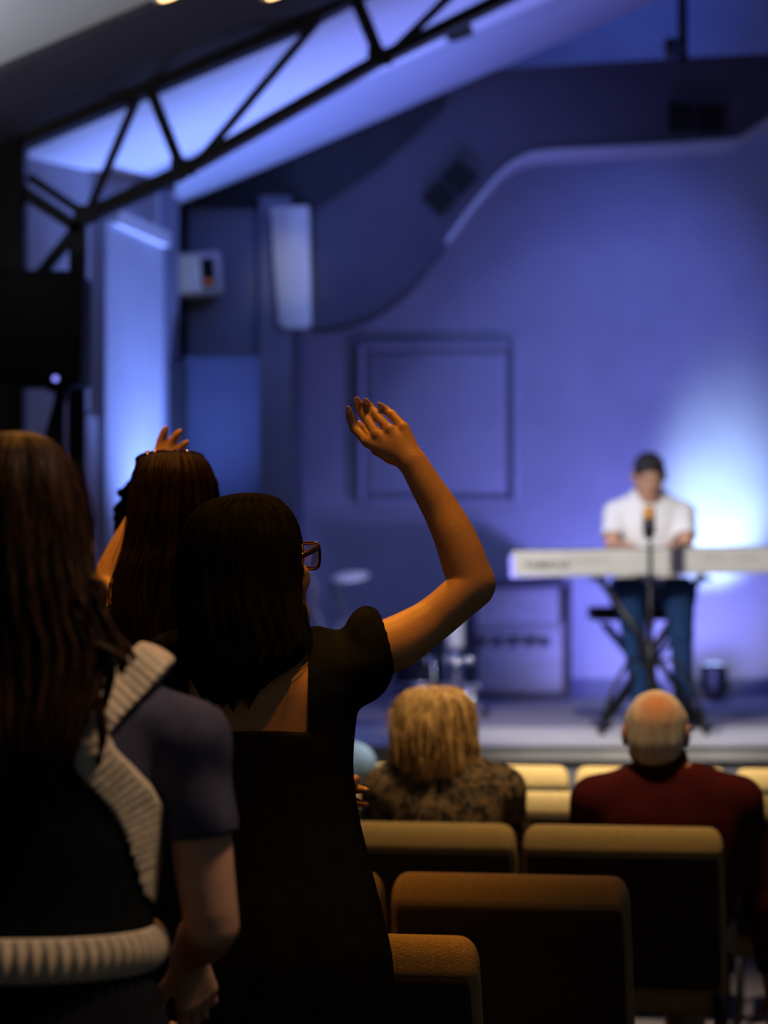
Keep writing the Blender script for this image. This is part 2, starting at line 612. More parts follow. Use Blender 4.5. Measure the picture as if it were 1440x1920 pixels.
        # x edges
        for axis in range(3):
            s0 = [slice(1, -1)] * 3
            s1 = [slice(1, -1)] * 3
            s0[axis] = slice(0, -1)
            s1[axis] = slice(1, None)
            a, b = A[tuple(s0)], A[tuple(s1)]
            e = np.stack(np.nonzero(a != b), 1)
            o = np.ones(3, int)
            o[axis] = 0
            e = e + o
            inside = A[e[:, 0], e[:, 1], e[:, 2]]
            u, v = [(1, 2), (2, 0), (0, 1)][axis]
            q = []
            for du, dv in ((-1, -1), (0, -1), (0, 0), (-1, 0)):
                c = e.copy()
                c[:, u] += du
                c[:, v] += dv
                q.append(idx[c[:, 0], c[:, 1], c[:, 2]])
            q = np.stack(q, 1)
            q[~inside] = q[~inside][:, ::-1]
            Q.append(q)
        Q = np.concatenate(Q)
        Q = Q[(Q >= 0).all(1)]
        return V, Q

    def build(self, name, m, parent=None, post=None):
        V, Q = self.mesh(name)
        if post is not None:
            V = post(V)
        return link_mesh(name, mesh_np(name, V, Q), m, parent)


def pchip(x, y, q):
    """monotone cubic interpolation"""
    x, y = np.asarray(x, float), np.asarray(y, float)
    h = np.diff(x)
    s = np.diff(y) / h
    m = np.zeros_like(y)
    m[0], m[-1] = s[0], s[-1]
    for i in range(1, len(x) - 1):
        if s[i - 1] * s[i] > 0:
            w1, w2 = 2 * h[i] + h[i - 1], h[i] + 2 * h[i - 1]
            m[i] = (w1 + w2) / (w1 / s[i - 1] + w2 / s[i])
    i = np.clip(np.searchsorted(x, q) - 1, 0, len(x) - 2)
    t = (q - x[i]) / h[i]
    return ((1 + 2 * t) * (1 - t) ** 2 * y[i] + t * (1 - t) ** 2 * h[i] * m[i]
            + t * t * (3 - 2 * t) * y[i + 1] + t * t * (t - 1) * h[i] * m[i + 1])


def head_frame(c, yaw, pitch, roll=0):
    """person's head: local x right, y forward, z up; yaw turns to the person's right, pitch up"""
    R = (Matrix.Rotation(-yaw, 3, 'Z') @ Matrix.Rotation(pitch, 3, 'X') @ Matrix.Rotation(roll, 3, 'Y'))
    c = Vector(c)
    return (lambda p, s=1.0: c + R @ (Vector(p) * s)), np.array(R)


def add_head(fd, c, yaw, pitch, s=1.0, ears=True):
    T, R = head_frame(c, yaw, pitch)
    g = lambda x, y, z: T((x, y, z), s)
    fd.ell(g(0, -0.012, 0.030), np.array((0.074, 0.094, 0.080)) * s, R, 0.02)
    fd.ell(g(0, 0.032, -0.028), np.array((0.060, 0.062, 0.080)) * s, R, 0.03)
    fd.ell(g(0, 0.050, -0.085), np.array((0.036, 0.036, 0.028)) * s, R, 0.03)
    for sx in (-1, 1):
        fd.cap(g(sx * 0.056, 0.005, -0.055), g(sx * 0.022, 0.066, -0.096), 0.018 * s, 0.016 * s, 0.025)   # jaw line
        fd.ell(g(sx * 0.040, 0.062, -0.024), np.array((0.020, 0.018, 0.018)) * s, R, 0.02)                # cheek
    fd.cap(g(-0.036, 0.078, 0.022), g(0.036, 0.078, 0.022), 0.010 * s, 0.010 * s, 0.016)                  # brow
    for sx in (-1, 1):
        fd.ell(g(sx * 0.031, 0.093, 0.004), np.array((0.016, 0.012, 0.010)) * s, R, 0.012, sub=True)
        fd.ell(g(sx * 0.031, 0.077, 0.003), np.array((0.014, 0.012, 0.011)) * s, R, 0.003)
    fd.cap(g(0, 0.086, 0.012), g(0, 0.104, -0.028), 0.007 * s, 0.011 * s, 0.010)                          # nose
    for sx in (-1, 1):
        fd.ell(g(sx * 0.011, 0.096, -0.032), np.array((0.008, 0.010, 0.008)) * s, R, 0.006)
    fd.ell(g(0, 0.085, -0.058), np.array((0.022, 0.010, 0.006)) * s, R, 0.005)
    fd.ell(g(0, 0.083, -0.069), np.array((0.019, 0.010, 0.007)) * s, R, 0.005)
    if ears:
        for sx in (-1, 1):
            Re = R @ np.array(Matrix.Rotation(sx * 0.35, 3, 'Z'))
            fd.ell(g(sx * 0.081, -0.010, -0.004), np.array((0.010, 0.021, 0.033)) * s, Re, 0.008)
            fd.ell(g(sx * 0.090, -0.004, 0.000), np.array((0.006, 0.011, 0.018)) * s, Re, 0.004, sub=True)
    return T, R


def add_hand(fd, W, d, n, t, curl=0.5, s=1.0, spread=1.0, k=0.005):
    """hand from wrist W along d; n = back of the hand, t = thumb side"""
    W, d, n, t = Vector(W), Vector(d).normalized(), Vector(n), Vector(t)
    n = (n - d * n.dot(d)).normalized()
    t0 = d.cross(n)
    t = t0 if t0.dot(t) > 0 else -t0
    offs = (0.030, 0.010, -0.010, -0.028)
    lens = ((0.040, 0.024, 0.020), (0.044, 0.027, 0.021), (0.040, 0.025, 0.020), (0.031, 0.019, 0.017))
    for o, ls, kl in zip(offs, lens, (0.084, 0.088, 0.084, 0.076)):
        kn = W + (d * kl + t * o) * s
        fd.cap(W + t * (o * 0.45 * s), kn, 0.015 * s, 0.011 * s, 0.014, flat=(n, 0.9))
        p = kn
        ang = 0.25 * curl
        fr = (0.0092, 0.0082, 0.0072, 0.006)
        fan = t * (o * 2.2 * spread)
        for q, L in enumerate(ls):
            dd = (d * math.cos(ang) - n * math.sin(ang) + fan * 0.35).normalized()
            e = p + dd * (L * s)
            fd.cap(p, e, fr[q] * s, fr[q + 1] * s, k)
            p = e
            ang += 0.75 * curl
    b = W + (d * 0.022 + t * 0.022) * s
    m1 = b + (d * 0.028 + t * 0.026 - n * 0.014) * s
    m2 = m1 + (d * 0.030 + t * 0.010 - n * 0.008) * s
    m3 = m2 + (d * 0.024 + t * 0.002 - n * 0.006) * s
    fd.cap(b, m1, 0.015 * s, 0.012 * s, 0.012)
    fd.cap(m1, m2, 0.011 * s, 0.009 * s, 0.004)
    fd.cap(m2, m3, 0.009 * s, 0.0065 * s, 0.004)


def add_arm(fd, S, E, W, s=1.0, k=0.006, r=(0.048, 0.041, 0.036, 0.034, 0.023)):
    S, E, W = Vector(S), Vector(E), Vector(W)
    f = lambda p, q: (p.x, p.y, p.z, q * s)
    n = (E - S).normalized() - (W - E).normalized()
    mid = E - n * 0.004
    fd.chain([f(S, r[0]), f(S.lerp(E, 0.5), r[1]), f(S.lerp(E, 0.9), r[2]), f(mid, r[2]), f(E.lerp(W, 0.12), r[2] * 0.98), f(E.lerp(W, 0.4), r[3]), f(W, r[4])], max(k, 0.015))


def add_leg(fd, H, Kn, A, toe, s=1.0, k=0.03, shoe=True):
    H, Kn, A, toe = Vector(H), Vector(Kn), Vector(A), Vector(toe)
    fd.cap(H, Kn, 0.082 * s, 0.056 * s, k)
    calf = Kn.lerp(A, 0.3)
    fd.cap(Kn, calf, 0.054 * s, 0.055 * s, k)
    fd.cap(calf, A, 0.054 * s, 0.034 * s, k)


def add_shoes(parent, ankles, toes, m):
    for a, t in zip(ankles, toes):
        a, t = Vector(a), Vector(t)
        d = (t - a)
        d.z = 0
        d.normalize()
        zf = a.z - 0.075
        fd = Field((min(a.x, t.x) - 0.1, min(a.y, t.y) - 0.14, zf), (max(a.x, t.x) + 0.1, max(a.y, t.y) + 0.14, a.z + 0.08), 0.006)
        heel = a - d * 0.03
        fd.cap((heel.x, heel.y, zf + 0.040), (t.x, t.y, zf + 0.033), 0.040, 0.032, 0.01)
        fd.cap((heel.x, heel.y, zf + 0.04), (a.x, a.y, a.z), 0.042, 0.046, 0.02)
        g = fd.ax[2]
        fd.F = np.maximum(fd.F, (zf + 0.008 - g)[None, None, :])
        fd.build('shoe', m, parent)


def smoothnoise(th, z, seed, nf=14, fmin=6, fmax=40, zf=3.0):
    r = np.random.default_rng(seed)
    out = np.zeros(np.broadcast(th, z).shape)
    for _ in range(nf):
        f = int(r.integers(fmin, fmax))
        out += np.sin(f * th + r.uniform(0, 6.28) + np.sin(z * r.uniform(2, 7) * zf + r.uniform(0, 6.28)) * r.uniform(0.3, 1.6)) / math.sqrt(nf)
    return out


def hair_loft(name, rows, Yc, ry, m, parent, seed=1, amp=0.004, ragged=0.03, nth=220, nz=90, strands=160, sm=None,
              cyo=None, fly=0.004, sr=0.0007, trim=None):
    """hair mass from its outline: rows (py, pxL, pxR) at distance Yc; ry = depth radius per row"""
    zs, cx, rx = [], [], []
    for py, l, r in rows:
        a, b = P(l, py, Yc), P(r, py, Yc)
        zs.append(a.z)
        cx.append((a.x + b.x) / 2)
        rx.append((b.x - a.x) / 2)
    zs, cx, rx = map(np.array, (zs, cx, rx))
    ry = np.array(ry, float)
    cy = np.array(cyo if cyo is not None else [0] * len(rows), float) + Yc
    o = np.argsort(zs)
    u = np.linspace(0, 1, nz) ** 1.0
    zq = zs.max() - (zs.max() - zs.min()) * (0.5 - 0.5 * np.cos(u * PI * 0.999)) ** 0.9
    th = np.linspace(0, 2 * PI, nth, endpoint=False)
    CX, RX, RY, CY = [pchip(zs[o], v[o], zq) for v in (cx, rx, ry, cy)]

    def surf(t, z, off=0.0):
        cxx, rxx, ryy, cyy = [pchip(zs[o], v[o], z) for v in (cx, rx, ry, cy)]
        big = np.maximum(rxx, 0.004)
        wv = smoothnoise(t, z, seed) * amp * np.clip((big - 0.02) / 0.07, 0, 1) + off
        return np.stack([cxx + (big + wv) * np.cos(t), cyy + (np.maximum(ryy, 0.004) + wv) * np.sin(t), z], -1)

    T, Z = np.meshgrid(th, zq)
    # ragged ends: pull the lowest rows up or down per strand
    rag = smoothnoise(th, np.zeros_like(th), seed + 5, 18, 8, 70) * ragged
    wgt = np.clip((np.linspace(0, 1, nz) - 0.75) / 0.25, 0, 1)[:, None]
    V = surf(T, Z)
    V[..., 2] += rag[None, :] * wgt
    V = V.reshape(-1, 3)
    i = np.arange(nz - 1)[:, None] * nth
    j = np.arange(nth)[None, :]
    j2 = (j + 1) % nth
    Q = np.stack([i + j, i + nth + j, i + nth + j2, i + j2], -1).reshape(-1, 4)
    me = mesh_np(name, V, Q)
    bm = bmesh.new()
    bm.from_mesh(me)
    bm.verts.ensure_lookup_table()
    bm.faces.new([bm.verts[k] for k in range(nth)])
    bm.faces.new([bm.verts[(nz - 1) * nth + k] for k in range(nth)][::-1])
    bmesh.ops.recalc_face_normals(bm, faces=bm.faces)
    bm.to_mesh(me)
    bm.free()
    ho = link_mesh(name, me, m, parent)
    if strands:
        cu = bpy.data.curves.new('hair_strands', 'CURVE')
        cu.dimensions = '3D'
        cu.bevel_depth = sr
        cu.bevel_resolution = 1
        b = base_of(parent)
        r = np.random.default_rng(seed + 77)
        zr = zs.max() - zs.min()
        for _ in range(strands):
            t0 = r.uniform(0, 2 * PI)
            a0 = r.uniform(0.01, 0.5)
            a1 = min(1.0, a0 + r.uniform(0.25, 0.6))
            z = zs.max() - zr * np.linspace(a0, a1, 14)
            tt = t0 + 0.06 * np.sin(np.linspace(0, r.uniform(2, 6), 14) + r.uniform(0, 6)) + r.uniform(-.06, .06) * np.linspace(0, 1, 14)
            off = r.uniform(0.0, 1.0) * fly * np.sin(np.linspace(0, PI * r.uniform(0.6, 1), 14)) + 0.0004
            if r.random() < 0.12:
                off = off + np.linspace(0, r.uniform(0.004, 0.02), 14) ** 1.0
            pts = surf(tt, z, off) - b
            sp = cu.splines.new('POLY')
            sp.points.add(13)
            for q in range(14):
                sp.points[q].co = (*pts[q], 1)
                sp.points[q].radius = 1.0 - 0.6 * abs(q / 13 - 0.4)
        cu.materials.append(sm or m)
        so = bpy.data.objects.new('hair_strands', cu)
        COL.objects.link(so)
        so.parent = ho
        so['kind'] = 'stuff'
    return ho


#@@STRUCTURE
# ================================================================== the room
floor = structure(box('floor', (-4.5, -0.6, -0.12), (4.5, 10.3, 0.0), M_carpet))
STZ = 0.78
STY = 10.27
BACKY = 14.7
stage = structure(box('floor_stage', (-2.2, 11.55, 0.0), (4.6, BACKY, STZ), M_stage))
structure(box('trim_1', (-2.2, STY, STZ - 0.06), (4.6, 11.55, STZ), M_stage_edge))
structure(box('wall_stage_front', (-2.2, STY + 0.03, 0.0), (4.6, 11.55, STZ - 0.06), M_stage_face))
for k, xx in enumerate(np.arange(-2.2, 4.6, 0.85)):
    box('floor_board', (xx + 0.004, STY - 0.012, STZ), (xx + 0.846, 11.54, STZ + 0.006), M_stage_edge, bpy.data.objects['trim_1'])
# back wall
structure(box('wall_back', (-1.2, BACKY, 0.0), (4.6, BACKY + 0.15, 6.2), M_wall))
structure(box('baseboard_back', (-0.5, BACKY - 0.03, STZ), (4.6, BACKY, STZ + 0.11), M_wall_dark))
# sloped ceiling: Z = 3.966 + 0.43 X, running along Y
cz = lambda x: 3.966 + 0.43 * x


def ceil_piece(name, y0, y1, x0, x1, m, z=0.0, t=0.1):
    q = [(x0, y0, cz(x0) + z), (x1, y0, cz(x1) + z), (x1, y1, cz(x1) + z), (x0, y1, cz(x0) + z)]
    return structure(slab(name, q, (0, 0, 1), t, m))


ceil_piece('ceiling', 9.45, 11.26, -1.75, 4.0, M_ceil)
ceil_piece('ceiling_stage_edge', 11.26, 12.42, -1.75, 4.0, mat('shaded_ceiling_edge', (0.33, 0.34, 0.40), 0.85, 0.05, 2, 0.08, 40))  # darker grey puts the shade beyond the truss into the paint
ceil_piece('ceiling_band', 8.42, 9.55, -2.0, 4.0, M_ceil_dark, -0.03)  # dark colour stands in for the unlit stretch of ceiling
ceil_piece('ceiling_near', -0.5, 8.5, -4.0, 4.0, M_ceil)
# left side wall, slightly splayed: X = -1.51 + 0.2296 (Y - 10.02)
wx = lambda y: -1.51 + 0.2296 * (y - 10.02)
NL = Vector((-1, 0.2296, 0))
structure(slab('wall_left', [(wx(5.0), 5.0, 0), (wx(11.92), 11.92, 0), (wx(11.92), 11.92, 3.52), (wx(5.0), 5.0, 3.0)], NL, 0.12, M_wall))


def wall_panel(name, y0, y1, z0, z1, proud, m, lab=None):
    N = -NL.normalized()
    q = [Vector((wx(y0), y0, z0)), Vector((wx(y1), y1, z0)), Vector((wx(y1), y1, z1)), Vector((wx(y0), y0, z1))]
    return structure(slab(name, q, N, proud, m))


wall_panel('trim_2', 10.80, 11.62, 0.0, 3.16, 0.05, M_wall)
wall_panel('trim_3', 10.86, 11.60, 3.16, 3.23, 0.09, M_pale)
wall_panel('trim_4', 10.48, 10.72, 0.0, 2.25, 0.04, M_wall)
wall_panel('trim_5', 11.70, 11.92, 0.0, 3.45, 0.03, M_wall_dark)
# return wall beside the stage opening
RY = 12.5
structure(box('wall_return', (-1.45, RY, 0), (-0.50, RY + 0.15, 3.62), M_wall_dark))
structure(box('wall_stage_left', (-0.62, RY + 0.1, 0), (-0.50, BACKY, 4.6), M_wall_dark))
a, b = P(487, 600, RY - 0.06), P(545, 600, RY - 0.06)
structure(box('trim_6', (a.x, RY - 0.07, STZ), (b.x, RY, 3.55), M_wall_dark))
# dark pipe chase on the return wall and the low flat in front of it
a, b = P(331, 500, RY - 0.03), P(353, 500, RY - 0.03)
structure(box('trim_7', (a.x, RY - 0.05, 2.68), (b.x, RY, 3.55), M_black_paint))
FY = 11.95
a, b = P(334, 668, FY), P(488, 664, FY)
flat = thing('stage_flat', 'tall blue-lit flat panel standing left of the stage opening', 'panel', ((a.x + b.x) / 2, FY, STZ))
box('board', (a.x, FY, STZ), (b.x, FY + 0.04, a.z), M_flat, flat, 0.004)
box('brace', (a.x + 0.1, FY + 0.042, STZ), (a.x + 0.16, FY + 0.2, a.z - 0.3), M_black_paint, flat)
wall_panel('trim_9', 11.76, 11.90, STZ, P(0, 682, 11.8).z, 0.085, M_black_paint)
# black slab standing in for the shaded void under the ceiling edge
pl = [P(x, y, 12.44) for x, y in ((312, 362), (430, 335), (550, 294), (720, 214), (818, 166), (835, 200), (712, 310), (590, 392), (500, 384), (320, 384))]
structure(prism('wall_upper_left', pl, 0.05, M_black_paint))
# curved bulkhead over the stage
lip = [(582, 613), (622, 610), (660, 602), (694, 590), (728, 570), (762, 543), (800, 502), (838, 452), (872, 405), (908, 360), (942, 322), (972, 300),
       (1010, 287), (1100, 281), (1200, 275), (1300, 268), (1362, 263), (1384, 260), (1412, 244), (1442, 224), (1500, 185), (1620, 110)]
BY = 12.5
bul = [P(x, y, BY) for x, y in [(1620, 60), (1500, 96), (1440, 100), (1180, 114), (920, 130), (815, 168), (700, 302), (582, 376)] + lip]
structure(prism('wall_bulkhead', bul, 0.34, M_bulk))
# pale bar standing in for the lit underside of the bulkhead lip
bm = bmesh.new()
lp = smooth_pts([P(x, y, BY) + Vector((0, 0.15, -0.002)) for x, y in lip[7:]], 3)
for i in range(len(lp) - 1):
    bm_bar(bm, lp[i], lp[i + 1], 0.022, 0.33)
structure(link_bm('trim_lit_lip', bm, M_wall))
# bulkhead end panel; its paler colour stands in for white light
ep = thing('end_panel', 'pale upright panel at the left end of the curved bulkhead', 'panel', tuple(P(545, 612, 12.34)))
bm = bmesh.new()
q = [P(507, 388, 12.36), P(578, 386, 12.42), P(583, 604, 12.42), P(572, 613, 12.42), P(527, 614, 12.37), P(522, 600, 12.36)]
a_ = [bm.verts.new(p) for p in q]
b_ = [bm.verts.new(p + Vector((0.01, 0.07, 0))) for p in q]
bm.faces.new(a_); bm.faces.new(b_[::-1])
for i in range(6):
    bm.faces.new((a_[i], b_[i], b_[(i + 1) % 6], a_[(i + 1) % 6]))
link_bm('board', bm, mat('lit_end_panel', (0.48, 0.48, 0.48), 0.7, 0.04, 6), ep)
# back wall panel with moulding
fy = BACKY - 0.05
fp = (thing('framed_panel', 'square framed panel with raised moulding on the back wall', 'panel', tuple(P(820, 945, fy))))
A = P(668, 640, fy); B = P(972, 946, fy)
box('board', (A.x + 0.07, fy + 0.02, B.z + 0.07), (B.x - 0.07, BACKY - 0.001, A.z - 0.07), M_wall, fp, 0.01)
for nm, lo, hi in (('moulding', (A.x, fy, B.z), (A.x + 0.05, BACKY, A.z)), ('moulding', (B.x - 0.05, fy, B.z), (B.x, BACKY, A.z)),
                   ('moulding', (A.x + 0.05, fy, B.z), (B.x - 0.05, BACKY, B.z + 0.05)), ('moulding', (A.x + 0.05, fy, A.z - 0.05), (B.x - 0.05, BACKY, A.z))):
    box(nm, lo, hi, M_wall, fp, 0.022, 1)
# closing surfaces out of view
structure(box('wall_right', (4.5, 5.0, 0), (4.62, BACKY, 6.0), M_wall))
structure(box('ceiling_stage', (-0.6, RY + 0.34, 5.6), (4.6, BACKY, 5.7), M_wall_dark))

# vents on the bulkhead
def vent(cx, cy, ang, label):
    c = P(cx, cy, BY)
    t = thing('wall_vent', label, 'vent', tuple(c), 'twin dark vents on the bulkhead')
    R = Matrix.Translation(c) @ Matrix.Rotation(ang, 4, 'Y')
    for s in (-1, 1):
        bm = bmesh.new()
        x0 = s * 0.078
        for lo, hi in (((x0 - 0.066, -0.04, -0.075), (x0 - 0.056, 0, 0.075)), ((x0 + 0.056, -0.04, -0.075), (x0 + 0.066, 0, 0.075)),
                       ((x0 - 0.056, -0.04, 0.065), (x0 + 0.056, 0, 0.075)), ((x0 - 0.056, -0.04, -0.075), (x0 + 0.056, 0, -0.065)),
                       ((x0 - 0.056, -0.012, -0.065), (x0 + 0.056, 0, 0.065))):
            bm_box(bm, lo, hi, M=R)
        f = link_bm('vent_box', bm, M_black_paint if s > 0 else M_rug, t)
        for q in range(5):
            z0 = -0.05 + q * 0.025
            box('slat', (x0 - 0.055, -0.034, z0 - 0.004), (x0 + 0.055, -0.014, z0 + 0.004), M_rug, f, M=R)


vent(1302, 222, math.radians(2), 'twin dark square vents near the top right of the bulkhead')
vent(843, 352, math.radians(-47), 'tilted pair of dark square vents on the curved part of the bulkhead')

# ------------------------------------------------------------------ roof truss
TY = 9.5
tr = thing('roof_truss', 'dark open-web steel roof truss rising to the right across the ceiling', 'truss', tuple(P(100, 430, TY)))
def pb(nm, a, b, wid, dep=0.06, dy=0.0):
    bar(nm, P(*a, TY + dy), P(*b, TY + dy), wid * TY / F, dep, M_steel, tr)
pb('top_chord', (30, 266), (560, 40), 36, 0.12)
pb('top_chord', (556, 42), (820, -95), 36, 0.12)
pb('bottom_chord', (150, 413), (346, 320), 24, 0.10)
pb('bottom_chord', (344, 321), (712, 112), 21, 0.10)
pb('bottom_chord', (708, 114), (1010, -36), 21, 0.10)
for a, b, w_ in (((262, 172), (165, 402), 14), ((278, 158), (342, 320), 21), ((612, 20), (368, 308), 14), ((660, -20), (714, 112), 24),
                 ((862, -25), (724, 108), 14), ((55, 332), (165, 406), 15), ((28, 350), (150, 430), 23), ((158, 412), (70, 522), 20)):
    pb('web_bar', a, b, w_, 0.05)
pb('post', (146, 415), (146, 560), 30, 0.08, 0.03)
for c_ in ((165, 405), (345, 318), (712, 112), (282, 156)):
    p_ = P(*c_, TY)
    box('gusset_plate', (p_.x - 0.05, TY - 0.065, p_.z - 0.035), (p_.x + 0.05, TY - 0.055, p_.z + 0.035), M_steel, tr)
# column that carries it
a, b = P(-14, 500, TY), P(48, 500, TY)
col_ = thing('steel_column', 'dark square column carrying the roof truss at the left edge', 'column', ((a.x + b.x) / 2, TY, 0))
box('shaft', (a.x, TY - 0.07, 0.02), (b.x, TY + 0.07, P(0, 232, TY).z), M_steel, col_, 0.006)
box('base_plate', (a.x - 0.05, TY - 0.12, 0), (b.x + 0.05, TY + 0.12, 0.02), M_steel, col_)
a2, b2 = P(130, 500, TY + 0.03), P(161, 500, TY + 0.03)
col2 = thing('steel_post', 'slim dark post behind the loudspeaker under the truss joint', 'post', ((a2.x + b2.x) / 2, TY + 0.03, 0))
box('shaft', (a2.x, TY + 0.0, 0.02), (b2.x, TY + 0.06, P(0, 556, TY).z), M_steel, col2)
box('base_plate', (a2.x - 0.04, TY - 0.06, 0), (b2.x + 0.04, TY + 0.12, 0.02), M_steel, col2)

# ------------------------------------------------------------------ downlights, par cans, hanging lamp
M_lampglow = emis('warm_lamp', (1.0, 0.55, 0.22), 5)
for x, y, dz, lab in ((318, -22, 0.0, 'left of two warm recessed downlights at the top of the frame'), (518, -24, -0.03, 'right of two warm recessed downlights at the top of the frame')):
    r_ = P(x, y, 1.0) - Vector((0, 0, CAMZ))
    k_ = (3.966 + dz - CAMZ) / (r_.z - 0.43 * r_.x)
    c = Vector((0, 0, CAMZ - 0.001)) + r_ * k_
    t = thing('ceiling_downlight', lab, 'lamp', tuple(c), 'warm downlights')
    N = Vector((0.43, 0, -1)).normalized()
    cyl('trim_ring', c, 0.075, 0.07, 0.02, M_pale, t, M=lathe_M(N))
    cyl('lamp_face', c + N * 0.02, 0.05, 0.05, 0.006, M_lampglow, t, M=lathe_M(N))


def par_can(name, label, c, axis, lens_m, r=0.075, L=0.17, yoke=True):
    c, axis = Vector(c), Vector(axis).normalized()
    t = thing(name, label, 'stage light', (c.x, c.y, c.z))
    M = lathe_M(axis)
    bm = bmesh.new()
    bm_cyl(bm, c - axis * L * 0.5, r * 0.7, r, L * 0.35, 20, M)
    bm_cyl(bm, c - axis * L * 0.15, r, r, L * 0.65, 20, M)
    link_bm('housing', bm, M_black_metal, t)
    cyl('lens', c + axis * L * 0.5, r * 0.85, r * 0.85, 0.006, lens_m, t, M=M)
    if yoke:
        s = axis.cross(Vector((0, 1, 0.3))).normalized()
        e = Vector((0, 0, -1))
        tube('yoke', [c + s * r * 1.12, c + s * r * 1.12 + e * r * 1.2, c - s * r * 1.12 + e * r * 1.2, c - s * r * 1.12], 0.008, M_black_metal, t, 6)
    return t


M_parlens = emis('cool_lens', (0.5, 0.72, 1.0), 4)
c = P(1338, 1284, 14.15)
par_can('floor_par_light', 'small black par light on the stage floor behind the player', (c.x, 14.15, STZ + 0.11), (0.03, 0.25, 1), M_parlens, 0.085, 0.19)
par_can('floor_uplight', 'black par uplight on the floor at the foot of the left wall', (-0.98, 10.9, 0.22), (-0.15, 0.2, 1), M_parlens)
# lamp hanging by the pipe at the top right
c = P(1280, 60, 12.2)
hp = thing('hanging_pipe', 'dark vertical drop pipe hanging at the top right', 'pipe', (c.x, 12.2, P(0, 112, 12.2).z))
tube('pipe', [(c.x, 12.2, P(0, 110, 12.2).z), (c.x, 12.2, cz(c.x))], 0.026, M_steel, hp)
cyl('end_cap', (c.x, 12.2, P(0, 113, 12.2).z), 0.03, 0.03, 0.02, M_steel, hp)
c = P(1257, 88, 12.15)
hl = par_can('hanging_spotlight', 'small spotlight clamped beside the hanging drop pipe', tuple(c), (0.1, 0.5, -0.6), M_rug, 0.034, 0.09, False)
bar('clamp', (c.x, 12.15, c.z + 0.02), (c.x + 0.045, 12.19, c.z + 0.04), 0.02, 0.02, M_steel, hl)
c = P(860, 63, 11.2)
c = Vector((c.x, 11.2, cz(c.x) - 0.05))
c = P(860, 63, 11.0)
par_can('ceiling_flood', 'small black floodlight under the ceiling near the truss', tuple(c), (0.9, 0.1, 0.35), M_rug, 0.03, 0.12, False)
tube('stem', [c, (c.x, c.y, cz(c.x))], 0.008, M_steel, bpy.data.objects['ceiling_flood'], 6)

# wall monitor
c = P(373, 514, RY - 0.16)
mo = thing('wall_monitor', 'small pale box monitor mounted on the dark wall left of the stage', 'monitor', tuple(c))
R = Matrix.Translation(c) @ Matrix.Rotation(math.radians(-4), 4, 'Y')
box('case', (-0.117, -0.03, -0.112), (0.117, 0.10, 0.112), M_pale, mo, 0.012, M=R)
box('screen', (-0.105, -0.036, -0.098), (0.015, -0.031, 0.098), mat('monitor_pale', (0.6, 0.62, 0.66), 0.5, 0.1, 9, emit=(0.30, 0.38, 0.62), estr=0.16), mo, M=R)
box('dark_window', (0.015, -0.037, -0.075), (0.085, -0.031, 0.075), M_black_plastic, mo, M=R)
ball('indicator', R @ Vector((0.05, -0.036, -0.05)), 0.018, mat('dim_orange', (0.5, 0.16, 0.06), 0.5, 0.05, 5, emit=(0.8, 0.22, 0.08), estr=0.15), mo, (1, 0.3, 1))
bar('bracket', R @ Vector((0, 0.1, 0)), R @ Vector((0, 0.16, 0)), 0.06, 0.06, M_black_metal, mo, (0, 0, 1))

# ------------------------------------------------------------------ loudspeaker on pole
SY = 9.15
a, b = P(2, 516, SY), P(163, 724, SY)
sp = thing('loudspeaker', 'black loudspeaker cabinet with a blue power light on a tripod stand at left', 'speaker', ((a.x + b.x) / 2, SY, b.z))
bm = bmesh.new()
bm_box(bm, (a.x, SY - 0.16, b.z), (b.x, SY + 0.16, a.z), 0.018, 3)
link_bm('cabinet', bm, M_black_plastic, sp, True)
box('grille', (a.x + 0.02, SY + 0.16, b.z + 0.03), (b.x - 0.02, SY + 0.168, a.z - 0.03), M_rug, sp)
c = P(104, 710, SY - 0.17)
ball('power_light', c, 0.011, emis('blue_led', (0.25, 0.25, 1.0), 1.6), sp, (1, 0.5, 1))
ctr = P(112, 740, SY)
st = thing('speaker_stand', 'black tripod stand under the loudspeaker at left', 'stand', (ctr.x, SY, 0))
tube('pole', [(ctr.x, SY, 0.35), (ctr.x, SY, b.z - 0.02)], 0.02, M_black_metal, st)
cyl('top_plate', (ctr.x, SY, b.z - 0.022), 0.05, 0.05, 0.02, M_black_metal, st)
for k in range(3):
    an = 3.4 + k * 2 * PI / 3
    d = Vector((math.cos(an), math.sin(an), 0))
    tube('leg', [(ctr.x, SY, 0.95), tuple(Vector((ctr.x, SY, 0.02)) + d * 0.42)], 0.013, M_black_metal, st, 8)
    tube('brace', [(ctr.x, SY, 0.40), tuple(Vector((ctr.x, SY, 0.45)) + d * 0.21)], 0.008, M_black_metal, st, 6)
# slanting tie bars beside the stand
tb = thing('tie_bar', 'slanting dark tie bar below the loudspeaker', 'bar', tuple(P(60, 880, 9.35)))
bar('rod', P(118, 735, 9.36), P(40, 1010, 9.36), 0.045, 0.03, M_steel, tb)

